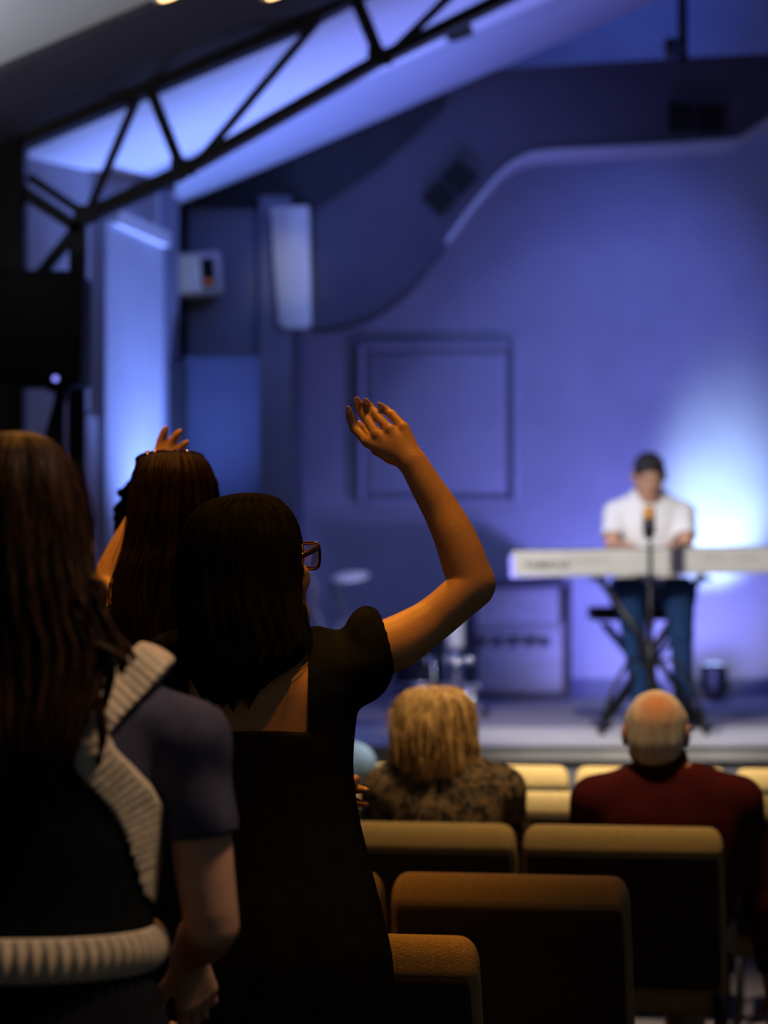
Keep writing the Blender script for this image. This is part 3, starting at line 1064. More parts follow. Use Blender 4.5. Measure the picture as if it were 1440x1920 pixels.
#@@STAGE
# ================================================================== stage furniture
KY = 11.35
a = P(962, 1034, KY); b = P(962, 1079, KY)
kx0, kx1 = a.x, a.x + 1.38
kz0, kz1 = 1.533, 1.660
kb = thing('stage_piano', 'white stage piano seen from behind on an X stand', 'keyboard', ((kx0 + kx1) / 2, KY + 0.18, kz0))
RK = Matrix.Translation(Vector(((kx0 + kx1) / 2, KY, (kz0 + kz1) / 2))) @ Matrix.Rotation(math.radians(-1.0), 4, 'Y')
hw, hh = (kx1 - kx0) / 2, (kz1 - kz0) / 2
bm = bmesh.new()
bm_box(bm, (-hw, 0, -hh), (hw, 0.13, hh), 0.008, 2, RK)
bm_box(bm, (-hw, 0.12, -hh), (hw, 0.36, 0.0), 0.006, 2, RK)
bm_box(bm, (-hw, 0.13, -hh), (-hw + 0.05, 0.36, hh - 0.02), 0.006, 2, RK)
bm_box(bm, (hw - 0.05, 0.13, -hh), (hw, 0.36, hh - 0.02), 0.006, 2, RK)
link_bm('case', bm, M_keyboard, kb)
n_w = 52
kwid = (2 * hw - 0.1) / n_w
ivory = mat('ivory_key', (0.8, 0.79, 0.76), 0.3, 0.02, 5)
wk = bmesh.new(); bk = bmesh.new()
for i in range(n_w):
    x0 = -hw + 0.05 + i * kwid
    bm_box(wk, (x0 + 0.0005, 0.19, 0.0), (x0 + kwid - 0.0005, 0.345, 0.022), M=RK)
    if i % 7 in (0, 2, 3, 5, 6) and i < n_w - 1:
        bm_box(bk, (x0 + kwid - 0.006, 0.19, 0.022), (x0 + kwid + 0.006, 0.285, 0.034), M=RK)
o = link_bm('white_keys', wk, ivory, kb); o['kind'] = 'stuff'
o = link_bm('black_keys', bk, M_black_plastic, kb); o['kind'] = 'stuff'
box('top_panel_edge', (-hw + 0.01, 0.01, hh), (hw - 0.01, 0.12, hh + 0.006), M_black_plastic, kb, M=RK)
# maker's lettering
cu = bpy.data.curves.new('maker_lettering', 'FONT')
cu.body = 'YAMAHA'
cu.size = 0.052
cu.extrude = 0.0006
cu.offset = 0.0012
cu.align_x = 'LEFT'
cu.space_character = 1.05
cu.materials.append(M_grey_print)
to = bpy.data.objects.new('lettering', cu)
COL.objects.link(to)
bpy.context.view_layer.update()
me = bpy.data.meshes.new_from_object(to.evaluated_get(bpy.context.evaluated_depsgraph_get()))
bpy.data.objects.remove(to)
me.transform(RK @ Matrix.Translation((-hw + 0.052, -0.002, -0.022)) @ Matrix.Rotation(PI / 2, 4, 'X'))
me.materials.clear()
link_mesh('lettering', me, M_grey_print, kb, False)
# connector sockets on the back
for x_, n_ in ((0.262, 5), (0.40, 3), (0.93, 4), (1.08, 4)):
    for q in range(n_):
        cx_ = -hw + x_ + q * 0.03
        bm = bmesh.new()
        bm_cyl(bm, (cx_, 0.001, 0.012), 0.0085, 0.0085, 0.004, 12, Matrix.Rotation(PI / 2, 4, 'X'))
        bm.transform(RK)
        link_bm('socket', bm, mat('grey_socket', (0.30, 0.30, 0.31), 0.5, 0.1, 9), kb)
# X stand
xs = thing('keyboard_stand', 'black X-shaped folding stand under the stage piano', 'stand', tuple(Vector((1.28, KY + 0.18, STZ))))
for (p0, p1), dy in ((((1122, 1082), (1322, 1362)), 0.03), (((1318, 1076), (1124, 1362)), 0.30)):
    tube('cross_leg', [P(*p0, KY + dy), P(*p1, KY + dy)], 0.017, M_black_metal, xs, 8)
for px_, py_ in ((1122, 1081), (1318, 1073)):
    p_ = P(px_, py_, KY + 0.16)
    box('support_arm', (p_.x - 0.025, KY + 0.01, 1.502), (p_.x + 0.025, KY + 0.34, 1.524), M_black_metal, xs, 0.004)
for px_, dyy in ((1122, 0.30), (1322, 0.03)):
    p_ = P(px_, 1362, KY + dyy)
    box('foot_bar', (p_.x - 0.03, KY - 0.05, STZ + 0.006), (p_.x + 0.03, KY + 0.38, STZ + 0.036), M_black_metal, xs, 0.006)
p_ = P(1214, 1216, KY + 0.1)
cyl('hub', (p_.x, KY + 0.0, p_.z), 0.045, 0.045, 0.32, M_black_metal, xs, 16, Matrix.Rotation(-PI / 2, 4, 'X'))
# microphone on stand
MY = 11.05
mc = P(1217, 975, MY)
ms = thing('microphone_stand', 'black straight microphone stand in front of the stage piano', 'microphone stand', (mc.x, MY, STZ))
p0 = P(1219, 1016, MY)
tube('pole', [(p0.x, MY, STZ + 0.12), (p0.x, MY, p0.z)], 0.011, M_black_metal, ms, 10)
tube('lower_tube', [(p0.x, MY, STZ + 0.12), (p0.x, MY, 1.30)], 0.015, M_black_metal, ms, 10)
cyl('clutch', (p0.x, MY, 1.28), 0.02, 0.02, 0.06, M_black_metal, ms, 14)
cyl('leg_hub', (p0.x, MY, STZ + 0.30), 0.028, 0.028, 0.06, M_black_metal, ms, 14)
for an in (-2.5, -0.6, 1.4):
    d = Vector((math.cos(an), math.sin(an) * 0.6, 0))
    b0 = Vector((p0.x, MY, STZ + 0.32))
    tube('leg', smooth_pts([b0, b0 + d * 0.12 + Vector((0, 0, 0.03)), b0 + d * 0.24 + Vector((0, 0, -0.12)), b0 + d * 0.30 + Vector((0, 0, -0.30))], 5), 0.011, M_black_metal, ms, 8)
    ball('foot', b0 + d * 0.30 + Vector((0, 0, -0.297)), 0.018, M_black_plastic, ms)
mi = thing('microphone', 'black condenser microphone with an orange mesh head on the stand', 'microphone', tuple(P(1217, 1012, MY)))
m0, m1, m2 = P(1217, 1012, MY), P(1217, 972, MY), P(1217, 950, MY)
bm = bmesh.new()
bm_cyl(bm, m0, 0.014, 0.029, 0.03, 20)
bm_cyl(bm, m0 + Vector((0, 0, 0.03)), 0.030, 0.030, m1.z - m0.z - 0.03, 20)
link_bm('body', bm, M_black_metal, mi)
bm = bmesh.new()
bm_cyl(bm, m1, 0.030, 0.029, m2.z - m1.z - 0.012, 20)
bm_cyl(bm, (m1.x, MY, m2.z - 0.012), 0.029, 0.018, 0.014, 20)
link_bm('mesh_head', bm, M_orange_foam, mi)
ball('badge', P(1220, 982, MY - 0.031), 0.010, M_chrome, mi, (1, 0.5, 1))

# player's bench
bc = P(1205, 1140, 12.15)
bn = thing('piano_bench', 'black padded piano bench the player sits on', 'bench', (bc.x, 12.15, STZ))
bm = bmesh.new()
bm_box(bm, (bc.x - 0.27, 11.98, 1.30), (bc.x + 0.25, 12.34, 1.37), 0.02, 3)
link_bm('seat', bm, M_black_plastic, bn, True)
for s in (-1, 1):
    tube('leg', [(bc.x + s * 0.2, 12.0, 1.285), (bc.x - s * 0.2, 12.0, STZ + 0.012)], 0.013, M_black_metal, bn, 8)
    tube('leg', [(bc.x + s * 0.2, 12.3, 1.285), (bc.x - s * 0.2, 12.3, STZ + 0.012)], 0.013, M_black_metal, bn, 8)
    tube('foot_bar', [(bc.x + s * 0.2, 11.96, STZ + 0.012), (bc.x + s * 0.2, 12.34, STZ + 0.012)], 0.012, M_black_metal, bn, 8)

# cabinet behind the raised arm
CY_ = 14.25
A = P(880, 1086, CY_); B = P(1073, 1303, CY_)
cb = thing('wooden_cabinet', 'low pale wooden cabinet with dark edges and five pegs by the back wall', 'cabinet', ((A.x + B.x) / 2, CY_ + 0.2, STZ))
box('carcass', (A.x + 0.03, CY_ + 0.03, STZ + 0.04), (B.x - 0.03, CY_ + 0.4, A.z - 0.05), M_violet_wood, cb, 0.004)
for lo, hi in (((A.x, CY_ - 0.02, A.z - 0.055), (B.x, CY_ + 0.42, A.z)), ((B.x - 0.045, CY_, STZ + 0.03), (B.x, CY_ + 0.40, A.z - 0.055)),
               ((A.x, CY_, STZ + 0.03), (A.x + 0.045, CY_ + 0.40, A.z - 0.055)), ((A.x, CY_ - 0.01, STZ), (B.x, CY_ + 0.41, STZ + 0.035))):
    box('edge_board', lo, hi, M_dark_wood, cb, 0.004)
zr = P(0, 1172, CY_).z
box('shelf_rail', (A.x + 0.045, CY_ + 0.0, zr - 0.02), (B.x - 0.045, CY_ + 0.03, zr), M_violet_wood, cb, 0.003)
box('lower_door', (A.x + 0.06, CY_ + 0.015, STZ + 0.06), (B.x - 0.06, CY_ + 0.03, zr - 0.03), M_violet_wood, cb, 0.003)
for x_ in (903, 932, 963, 994, 1022):
    p_ = P(x_, 1203, CY_)
    cyl('peg', (p_.x, CY_ + 0.016, p_.z), 0.03, 0.024, 0.06, M_dark_wood, cb, 14, Matrix.Rotation(PI / 2, 4, 'X'))

# drum kit bits left of the raised arm
def drum(name, label, c, r, h, m, lugs=8, tilt=0.0, legs=3, group=None):
    c = Vector(c)
    t = thing(name, label, 'drum', (c.x, c.y, STZ))
    R = Matrix.Translation(c) @ Matrix.Rotation(tilt, 4, 'X')
    bm = bmesh.new(); bm_cyl(bm, (0, 0, 0), r, r, h, 32); bm.transform(R); link_bm('shell', bm, m, t)
    bm = bmesh.new(); bm_cyl(bm, (0, 0, h), r * 0.97, r * 0.97, 0.006, 32); bm.transform(R); link_bm('drum_head', bm, M_white_shirt, t)
    for z0 in (-0.012, h - 0.012):
        bm = bmesh.new(); bm_tube(bm, [(math.cos(a) * (r + 0.006), math.sin(a) * (r + 0.006), z0 + 0.012) for a in np.linspace(0, 2 * PI, 33)], 0.008, 8)
        bm.transform(R); link_bm('hoop', bm, M_chrome, t, True)
    for k in range(lugs):
        a = 2 * PI * k / lugs + 0.2
        p = R @ Vector((math.cos(a) * (r + 0.012), math.sin(a) * (r + 0.012), h * 0.5))
        ball('lug', p, 0.016, M_chrome, t, (1, 1, 1.6))
    for k in range(legs):
        a = 2 * PI * k / legs - PI / 2 + 0.4
        tube('leg', [(c.x + math.cos(a) * (r + 0.02), c.y + math.sin(a) * (r + 0.02), c.z + h * 0.6), (c.x + math.cos(a) * (r + 0.04), c.y + math.sin(a) * (r + 0.04), STZ + 0.008)], 0.008, M_chrome, t, 8)
    return t


M_drum = mat('dark_drum_shell', (0.012, 0.016, 0.03), 0.18, 0.2, 9, spec=0.7)
pd = P(806, 1262, 12.9)
drum('floor_tom', 'dark floor tom with chrome lugs half hidden by the raised arm', (pd.x - 0.05, 12.95, STZ + 0.16), 0.15, 0.26, M_drum)
# white practice pad / post with chrome base
pc = P(855, 1180, 12.6)
ps = thing('hardware_stand', 'pale topped chrome percussion stand below the raised elbow', 'stand', (pc.x, 12.6, STZ))
cyl('upper_tube', (pc.x, 12.6, P(0, 1212, 12.6).z), 0.044, 0.044, 0.34, M_white_shirt, ps, 20)
tube('lower_tube', [(pc.x, 12.6, STZ + 0.12), (pc.x, 12.6, P(0, 1212, 12.6).z)], 0.022, M_chrome, ps, 12)
for an in (-2.3, -0.7, 1.4):
    d = Vector((math.cos(an), math.sin(an), 0))
    tube('leg', [(pc.x, 12.6, STZ + 0.22), tuple(Vector((pc.x, 12.6, STZ + 0.012)) + d * 0.2)], 0.012, M_chrome, ps, 8)
    ball('foot', Vector((pc.x, 12.6, STZ + 0.02)) + d * 0.2, 0.02, M_black_plastic, ps)
for z_, dx in ((0.30, 0.075), (0.16, 0.11)):
    ball('wing_nut', (pc.x + dx, 12.55, STZ + z_), 0.022, M_chrome, ps)
    tube('nut_stem', [(pc.x, 12.58, STZ + z_), (pc.x + dx, 12.55, STZ + z_)], 0.007, M_chrome, ps, 8)
# cymbal on curved pale stand
cc = P(657, 1079, 12.4)
cs = thing('cymbal_stand', 'tilted bright cymbal on a stand with two wavy pale tubes', 'cymbal', (cc.x, 12.4, STZ))
bm = bmesh.new()
prof = [(0.006, 0.016), (0.022, 0.013), (0.03, 0.004), (0.06, 0.001), (0.10, -0.006)]
seg = 36
R = Matrix.Translation(cc) @ Matrix.Rotation(math.radians(16), 4, 'X') @ Matrix.Rotation(math.radians(-6), 4, 'Y')
rings = []
for sgn in (1, -1):
    for r_, z_ in (prof if sgn > 0 else prof[::-1]):
        rings.append([bm.verts.new(R @ Vector((r_ * math.cos(2 * PI * k / seg), r_ * math.sin(2 * PI * k / seg), z_ - (0.002 if sgn < 0 else 0)))) for k in range(seg)])
for i in range(len(rings)):
    j = (i + 1) % len(rings)
    for k in range(seg):
        bm.faces.new((rings[i][k], rings[i][(k + 1) % seg], rings[j][(k + 1) % seg], rings[j][k]))
link_bm('cymbal', bm, mat('pale_cymbal', (0.75, 0.74, 0.78), 0.5, 0.1, 9, metal=0.2), cs, True)
M_tube = mat('pale_tube', (0.36, 0.36, 0.42), 0.6, 0.05, 9)
for k, pts in enumerate((((628, 1084), (630, 1105), (634, 1125), (642, 1145), (650, 1158), (640, 1175), (626, 1195), (620, 1240), (640, 1300)),
                         ((570, 1060), (580, 1085), (590, 1112), (586, 1135), (590, 1155), (602, 1175), (606, 1210), (612, 1260), (600, 1300)))):
    q = [P(x, y, 12.42) for x, y in pts]
    q[-1].z = STZ + 0.01
    tube('curved_tube', smooth_pts(q, 5), 0.024, M_tube, cs, 12)
tube('cross_tie', [P(606, 1215, 12.42), P(624, 1215, 12.42)], 0.012, M_tube, cs)

#@@CHAIRS
# ================================================================== chairs
YAW = math.radians(-9.5)


def ring_rrect(w_, t_, n=6, r=None):
    r = min(r or t_ * 0.48, t_ * 0.49, w_ * 0.49)
    pts = []
    for sx, sy, a0 in ((1, 1, 0), (-1, 1, PI / 2), (-1, -1, PI), (1, -1, 1.5 * PI)):
        for k in range(n):
            a = a0 + PI / 2 * k / (n - 1)
            pts.append((sx * (w_ / 2 - r) + r * math.cos(a), sy * (t_ / 2 - r) + r * math.sin(a)))
    return pts


def loft_rings(name, rings, m, parent, world=False):
    n = len(rings[0])
    V = [p for r in rings for p in r]
    bm = bmesh.new()
    vv = [bm.verts.new(p) for p in V]
    for i in range(len(rings) - 1):
        for k in range(n):
            bm.faces.new((vv[i * n + k], vv[i * n + (k + 1) % n], vv[(i + 1) * n + (k + 1) % n], vv[(i + 1) * n + k]))
    bm.faces.new(vv[:n][::-1])
    bm.faces.new(vv[-n:])
    return link_bm(name, bm, m, parent, True, world)


CH = 0.88


def make_chair():
    t = thing('stacking_chair', 'x', 'chair', (0, 0, 0))
    W = 0.526
    rows = []
    prof = [(0.44, W - 0.004, 0.03, 0.085), (0.45, W + 0.004, 0.05, 0.082), (0.60, W + 0.002, 0.052, 0.046), (0.74, W - 0.004, 0.054, 0.014), (0.785, W - 0.008, 0.066, 0.004)]
    for k in range(1, 10):
        a = k / 9 * PI * 0.5
        prof.append((0.80 + 0.08 * math.sin(a), W - 0.012 - 0.075 * (1 - math.cos(a)) ** 1.5, max(0.012, 0.088 * math.cos(a) ** 0.8), -0.004))
    for z, w_, th, yo in prof:
        rows.append([(x, y + yo, z) for x, y in ring_rrect(w_, th, 7, 0.026)])
    loft_rings('backrest', rows, M_fabric, t)
    # dark rear cover, set just proud of the fabric
    rows = []
    for z, w_, th, yo in ((0.455, W - 0.05, 0.012, 0.056), (0.465, W - 0.03, 0.02, 0.052), (0.60, W - 0.03, 0.02, 0.020), (0.74, W - 0.035, 0.02, -0.013), (0.80, W - 0.04, 0.018, -0.0385), (0.815, W - 0.05, 0.012, -0.041), (0.820, W - 0.07, 0.006, -0.041)):
        rows.append([(x, y + yo, z) for x, y in ring_rrect(w_, th, 5)])
    loft_rings('back_cover', rows, M_chair_back, t)
    # seat
    rows = []
    for z, w_, d_ in ((0.385, 0.47, 0.42), (0.395, 0.50, 0.45), (0.43, 0.515, 0.465), (0.455, 0.505, 0.455), (0.465, 0.47, 0.42)):
        rows.append([(x, y + 0.30, z) for x, y in ring_rrect(w_, d_, 7, 0.06)])
    loft_rings('seat', rows, M_fabric, t)
    bmf = bmesh.new()
    for s in (-1, 1):
        bm_tube(bmf, [(s * 0.24, 0.06, 0.37), (s * 0.24, 0.52, 0.37)], 0.011, 8)
        bm_tube(bmf, [(s * 0.24, 0.06, 0.36), (s * 0.24, 0.07, 0.48)], 0.011, 8)
    bm_tube(bmf, [(-0.24, 0.50, 0.37), (0.24, 0.50, 0.37)], 0.011, 8)
    link_bm('frame', bmf, M_black_metal, t, True, False)
    for s in (-1, 1):
        tube('leg', [(s * 0.24, 0.50, 0.37), (s * 0.245, 0.52, 0.008)], 0.011, M_black_metal, t, 8, False)
        tube('leg', [(s * 0.24, 0.07, 0.37), (s * 0.245, 0.0, 0.008)], 0.011, M_black_metal, t, 8, False)
    return t


proto = make_chair()
first = [True]


def put_chair(x, y, label, group):
    if first[0]:
        o = proto
        first[0] = False
    else:
        o = proto.copy()
        COL.objects.link(o)
        for ch in proto.children:
            c = ch.copy()
            COL.objects.link(c)
            c.parent = o
    o.location = (x, y, 0)
    o.rotation_euler = (0, 0, YAW)
    o['label'] = label
    o['group'] = group
    o['wx'], o['wy'], o['wz'] = x, y, 0
    return o


def row(px, py_top, offs, labels, group, pitch=0.533):
    """px = right end of the chair with offset 0"""
    Y = F * (CAMZ - CH) / (py_top - 1083)
    x0 = (px - 720) / F * Y
    d = Vector((math.cos(YAW), math.sin(YAW), 0))
    for k, lab in zip(offs, labels):
        c = Vector((x0, Y, 0)) + d * (-pitch / 2 + k * pitch)
        put_chair(c.x, c.y, lab, group)


row(908, 1752, [0], ['nearest tan chair back at the bottom with a woven top edge, beside the black dress'], 'tan chairs in the nearest row')
row(1187, 1641, [0, -1], ['broad tan chair back ending its row, second row from the bottom of the picture',
                          'tan chair mostly hidden behind the black dress, left of the broad chair back'], 'tan chairs in the second row')
row(1361, 1550, [0, -1], ['tan chair the white-haired man sits on, at the end of its row', 'tan chair the blond woman sits on, left of the man\'s chair'], 'tan chairs in the third row')
row(1120, 1484, [0, 1, -1], ['tan chair top between the blond woman and the white-haired man, below the front row',
                           'tan chair top right of the white-haired man, just below the front row',
                           'tan chair top between the black dress and the blond woman, below the front row'], 'tan chairs in the fourth row')
row(1072, 1435.5, [0, 1, 2, -1], ['cream-lit front row chair top just right of the blond woman', 'cream-lit front row chair top ahead of the white-haired man',
                                'cream-lit front row chair top at the right edge of the picture', 'cream-lit front row chair top just left of the blond woman'], 'cream-lit chairs in the front row')

#@@PEOPLE
# ================================================================== people
def zr_(v):
    return tuple(v)


# ---------- woman in the black dress, right arm raised
Y1 = 3.85
W1 = thing('person', 'woman in black dress with glasses, right arm raised high, seen from behind', 'person', (-0.19, Y1, 0))
ax = -0.19
fd = Field((-0.50, 3.60, 0.02), (0.26, 4.24, 1.86), 0.0034)
hc = P(473, 1074, Y1)
T1, R1 = add_head(fd, hc, math.radians(42), math.radians(14))
fd.cap(hc + Vector((-0.012, -0.012, -0.06)), (ax - 0.005, Y1 - 0.005, 1.385), 0.050, 0.056, 0.03)
body = [(0.86, ax, Y1, 0.175, 0.115), (0.98, ax, Y1, 0.170, 0.115), (1.08, ax, Y1, 0.140, 0.10), (1.17, ax, Y1, 0.122, 0.09), (1.26, ax, Y1 + 0.005, 0.135, 0.10), (1.33, ax, Y1, 0.150, 0.095),
        (1.375, ax + 0.01, Y1 - 0.005, 0.145, 0.075), (1.405, ax + 0.01, Y1 - 0.005, 0.10, 0.055), (1.42, ax, Y1 - 0.005, 0.06, 0.04)]
fd.loft(body, 0.03)
S = P(662, 1236, 3.87); E = P(893, 1092, 3.94); Wr = P(777, 870, 3.97)
fd.cap(P(575, 1262, 3.86), S, 0.048, 0.046, 0.03)
chain = [(662, 1236, 3.87, 0.046), (738, 1208, 3.89, 0.045), (763, 1194, 3.90, 0.0425), (810, 1163, 3.92, 0.0375), (850, 1130, 3.93, 0.0365), (882, 1095, 3.94, 0.0385), (871, 1056, 3.945, 0.0385), (853, 1008, 3.95, 0.0355),
         (829, 960, 3.96, 0.0315), (800, 912, 3.965, 0.0275), (777, 872, 3.97, 0.0245)]
fd.chain([(*P(*c_[:3]), c_[3]) for c_ in chain], 0.012, 5)
fd.ell(P(900, 1096, 3.945), (0.021, 0.024, 0.024), None, 0.02)
# the raised hand, joint by joint: back of the hand to the camera
hy = 3.98
kn = {'index': (688, 828), 'middle': (706, 815), 'ring': (731, 806), 'pinky': (757, 802)}
fing = {'index': [(688, 828, 3.99), (664, 802, 4.015), (657, 783, 4.01), (653, 768, 4.00)],
        'middle': [(706, 815, 3.985), (681, 776, 4.02), (673, 760, 4.02), (669, 749, 4.01)],
        'ring': [(731, 806, 3.98), (703, 776, 4.01), (693, 762, 4.02), (686, 752, 4.01)],
        'pinky': [(757, 802, 3.98), (735, 778, 4.0), (724, 769, 4.01), (714, 761, 4.005)]}
for nm, (x, y) in kn.items():
    k_ = P(x, y, fing[nm][0][2])
    fd.cap(Wr + (k_ - Wr) * 0.12, k_, 0.018, 0.0095, 0.008)
fd.ell(P(744, 843, 3.982), (0.024, 0.014, 0.021), None, 0.014)
tips = []
for nm, js in fing.items():
    pp = [P(*j) for j in js]
    rr = (0.0088, 0.0078, 0.0068, 0.0056)
    for q in range(3):
        fd.cap(pp[q], pp[q + 1], rr[q], rr[q + 1], 0.004)
    tips.append((pp[2], pp[3]))
th_ = [P(733, 856, 3.99), P(708, 842, 4.03), P(690, 818, 4.05), P(678, 799, 4.055)]
for q, (r0, r1) in enumerate(((0.013, 0.011), (0.0105, 0.009), (0.009, 0.006))):
    fd.cap(th_[q], th_[q + 1], r0, r1, 0.006)
tips.append((th_[2], th_[3]))
# left arm folded across the waist, finger tips showing at the right of the waist
Sl = Vector((ax - 0.165, Y1, 1.365)); El = Vector((ax - 0.215, 3.92, 1.10)); Wl = Vector((ax + 0.045, 4.03, 1.155))
fd.cap(Vector((ax - 0.09, Y1, 1.37)), Sl, 0.05, 0.05, 0.04)
add_arm(fd, Sl, El, Wl)
lt = []
for q, (py_, ln) in enumerate(((1462, 0), (1479, 1), (1505, 2), (1525, 3))):
    k_ = Vector((ax + 0.105, 4.03, P(0, py_, 4.02).z))
    fd.cap(Wl, k_, 0.018, 0.011, 0.015)
    e_ = P(666, py_, 4.02)
    t_ = P((658, 687, 686, 660)[q], py_ + 3, 3.985)
    fd.cap(k_, e_, 0.009, 0.008, 0.005)
    fd.cap(e_, t_, 0.008, 0.006, 0.005)
    if q in (1, 2):
        lt.append((e_, t_))
fd.cap(Wl + Vector((0.03, 0, 0.02)), Wl + Vector((0.075, -0.005, 0.06)), 0.013, 0.008, 0.01)
for s in (-1, 1):
    add_leg(fd, (ax + s * 0.085, Y1, 0.88), (ax + s * 0.085, Y1 + 0.01, 0.48), (ax + s * 0.085, Y1 - 0.01, 0.085), (ax + s * 0.09, Y1 + 0.16, 0.04))
fd.build('body', M_skin, W1)
add_shoes(W1, [(ax + s * 0.085, Y1 - 0.01, 0.085) for s in (-1, 1)], [(ax + s * 0.095, Y1 + 0.16, 0.03) for s in (-1, 1)], M_blackcloth)
for a_, b_ in tips + lt:
    d = (b_ - a_).normalized()
    n_ = Vector((0, -1, 0)); n_ = (n_ - d * n_.dot(d)).normalized()
    M = Matrix((d.cross(n_), d, n_)).transposed().to_4x4()
    bm = bmesh.new()
    bmesh.ops.create_uvsphere(bm, u_segments=10, v_segments=6, radius=1, matrix=Matrix.Translation(b_ + n_ * 0.0042 + d * 0.001) @ M @ Matrix.Diagonal((0.0045, 0.0095, 0.0016, 1)))
    link_bm('fingernail', bm, M_nail, W1, True)
# dress
fd = Field((-0.47, 3.58, 0.30), (0.04, 4.14, 1.50), 0.005)
dr = [(0.36, ax, Y1, 0.235, 0.17), (0.70, ax, Y1, 0.212, 0.155), (0.79, ax, Y1, 0.207, 0.15), (0.893, ax, Y1, 0.203, 0.148), (0.98, ax, Y1, 0.186, 0.138), (1.068, ax, Y1, 0.164, 0.122), (1.155, ax, Y1, 0.145, 0.112),
      (1.216, ax, Y1, 0.140, 0.110), (1.295, ax, Y1 + 0.003, 0.146, 0.112), (1.34, ax, Y1, 0.160, 0.106), (1.38, ax + 0.01, Y1 - 0.004, 0.160, 0.088), (1.412, ax + 0.012, Y1 - 0.004, 0.125, 0.068), (1.43, ax, Y1 - 0.004, 0.07, 0.05)]
fd.loft(dr, 0.02)
fd.cap(P(596, 1232, 3.86), P(660, 1250, 3.865), 0.050, 0.054, 0.02)
fd.ell(P(687, 1204, 3.87), (0.038, 0.066, 0.060), None, 0.012)
fd.ell(P(683, 1246, 3.87), (0.046, 0.068, 0.056), None, 0.03)
fd.cap((ax - 0.15, Y1, 1.372), (ax - 0.195, 3.87, 1.25), 0.062, 0.058, 0.03)
xr = P(578, 1300, Y1 - 0.1).x
zn = P(0, 1371, Y1 - 0.1).z
X, Y, Z = fd.ax
gx = np.maximum(X - xr, (ax - 0.125) - X)[:, None, None]
gz = (zn + 0.01 * np.cos(np.clip((X - ax) * 12, -1.5, 1.5)) - 0.01)[:, None, None] - Z[None, None, :]
cut = np.maximum(gx, gz)
fd.F = np.maximum(fd.F, -cut)
# arm opening
fd.cap(S.lerp(E, 0.27), S.lerp(E, 0.9), 0.048, 0.05, 0.0, sub=True)
def dress_post(V):
    thv = np.arctan2(V[:, 1] - Y1, V[:, 0] - ax)
    k_ = np.clip((1.15 - V[:, 2]) / 0.6, 0, 1)
    f = smoothnoise(thv, V[:, 2], 91, 8, 4, 14, 0.6) * 0.007 * k_
    V = V.copy()
    V[:, 0] += np.cos(thv) * f
    V[:, 1] += np.sin(thv) * f
    return V
fd.build('dress', M_blackcloth, W1, dress_post)
rows1 = [(924, 452, 486), (929, 424, 510), (946, 377, 533), (974, 353, 553), (1008, 340, 562), (1060, 331, 564), (1110, 330, 563), (1150, 333, 570), (1200, 342, 582), (1240, 352, 556), (1270, 366, 512), (1300, 392, 478)]
hair_loft('hair', rows1, Y1 - 0.02, [0.012, 0.05, 0.075, 0.098, 0.11, 0.112, 0.11, 0.10, 0.085, 0.07, 0.055, 0.045], M_hair_black, W1, 11, 0.003, 0.014,
          cyo=[0, 0, 0, 0, 0, 0, -0.005, -0.02, -0.035, -0.05, -0.06, -0.065], strands=120, sm=M_hair_black, fly=0.004)
# her glasses
gl = bpy.data.objects.new('glasses', None); COL.objects.link(gl); gl.parent = W1
def G(x, y, z):
    return T1((x, y, z))
bmF = bmesh.new(); bmR = bmesh.new(); bmL = bmesh.new()
for s in (-1, 1):
    out = [(0.009, 0.018), (0.030, 0.021), (0.056, 0.020), (0.061, 0.012), (0.056, -0.010), (0.046, -0.021), (0.026, -0.022), (0.013, -0.014), (0.008, 0.004)]
    pts = smooth_pts([G(s * x, 0.104 - 0.10 * max(0, x - 0.02) ** 1.2, z + 0.004) for x, z in out] + [G(s * out[0][0], 0.104, out[0][1] + 0.004)], 4)
    bm_tube(bmF, pts, 0.0032, 8)
    bm_tube(bmR, [p - (T1((0, 0.003, 0)) - T1((0, 0, 0))) for p in pts], 0.0008, 6)
    bm_tube(bmF, [G(s * 0.060, 0.1, 0.020), G(s * 0.067, 0.092, 0.020), G(s * 0.075, 0.03, 0.016), G(s * 0.080, -0.02, 0.012), G(s * 0.078, -0.045, -0.01)], [0.0042, 0.0058, 0.0052, 0.004, 0.003], 8)
    bm_tube(bmR, [G(s * 0.0705, 0.090, 0.0235), G(s * 0.0785, 0.03, 0.0195)], 0.0009, 6)
    f = [bmL.verts.new(p) for p in pts[:-1]]
    bmL.faces.new(f)
    bq = [bmL.verts.new(p + (T1((0, -0.0015, 0)) - T1((0, 0, 0)))) for p in pts[:-1]]
    bmL.faces.new(bq[::-1])
    for i in range(len(f)):
        bmL.faces.new((f[i], bq[i], bq[(i + 1) % len(f)], f[(i + 1) % len(f)]))
bm_tube(bmF, [G(-0.01, 0.104, 0.012), G(0, 0.108, 0.014), G(0.01, 0.104, 0.012)], 0.0028, 8)
link_bm('frame', bmF, M_tortoise, gl, True)
link_bm('gold_edge', bmR, M_gold, gl, True)
link_bm('lens', bmL, M_lens, gl)

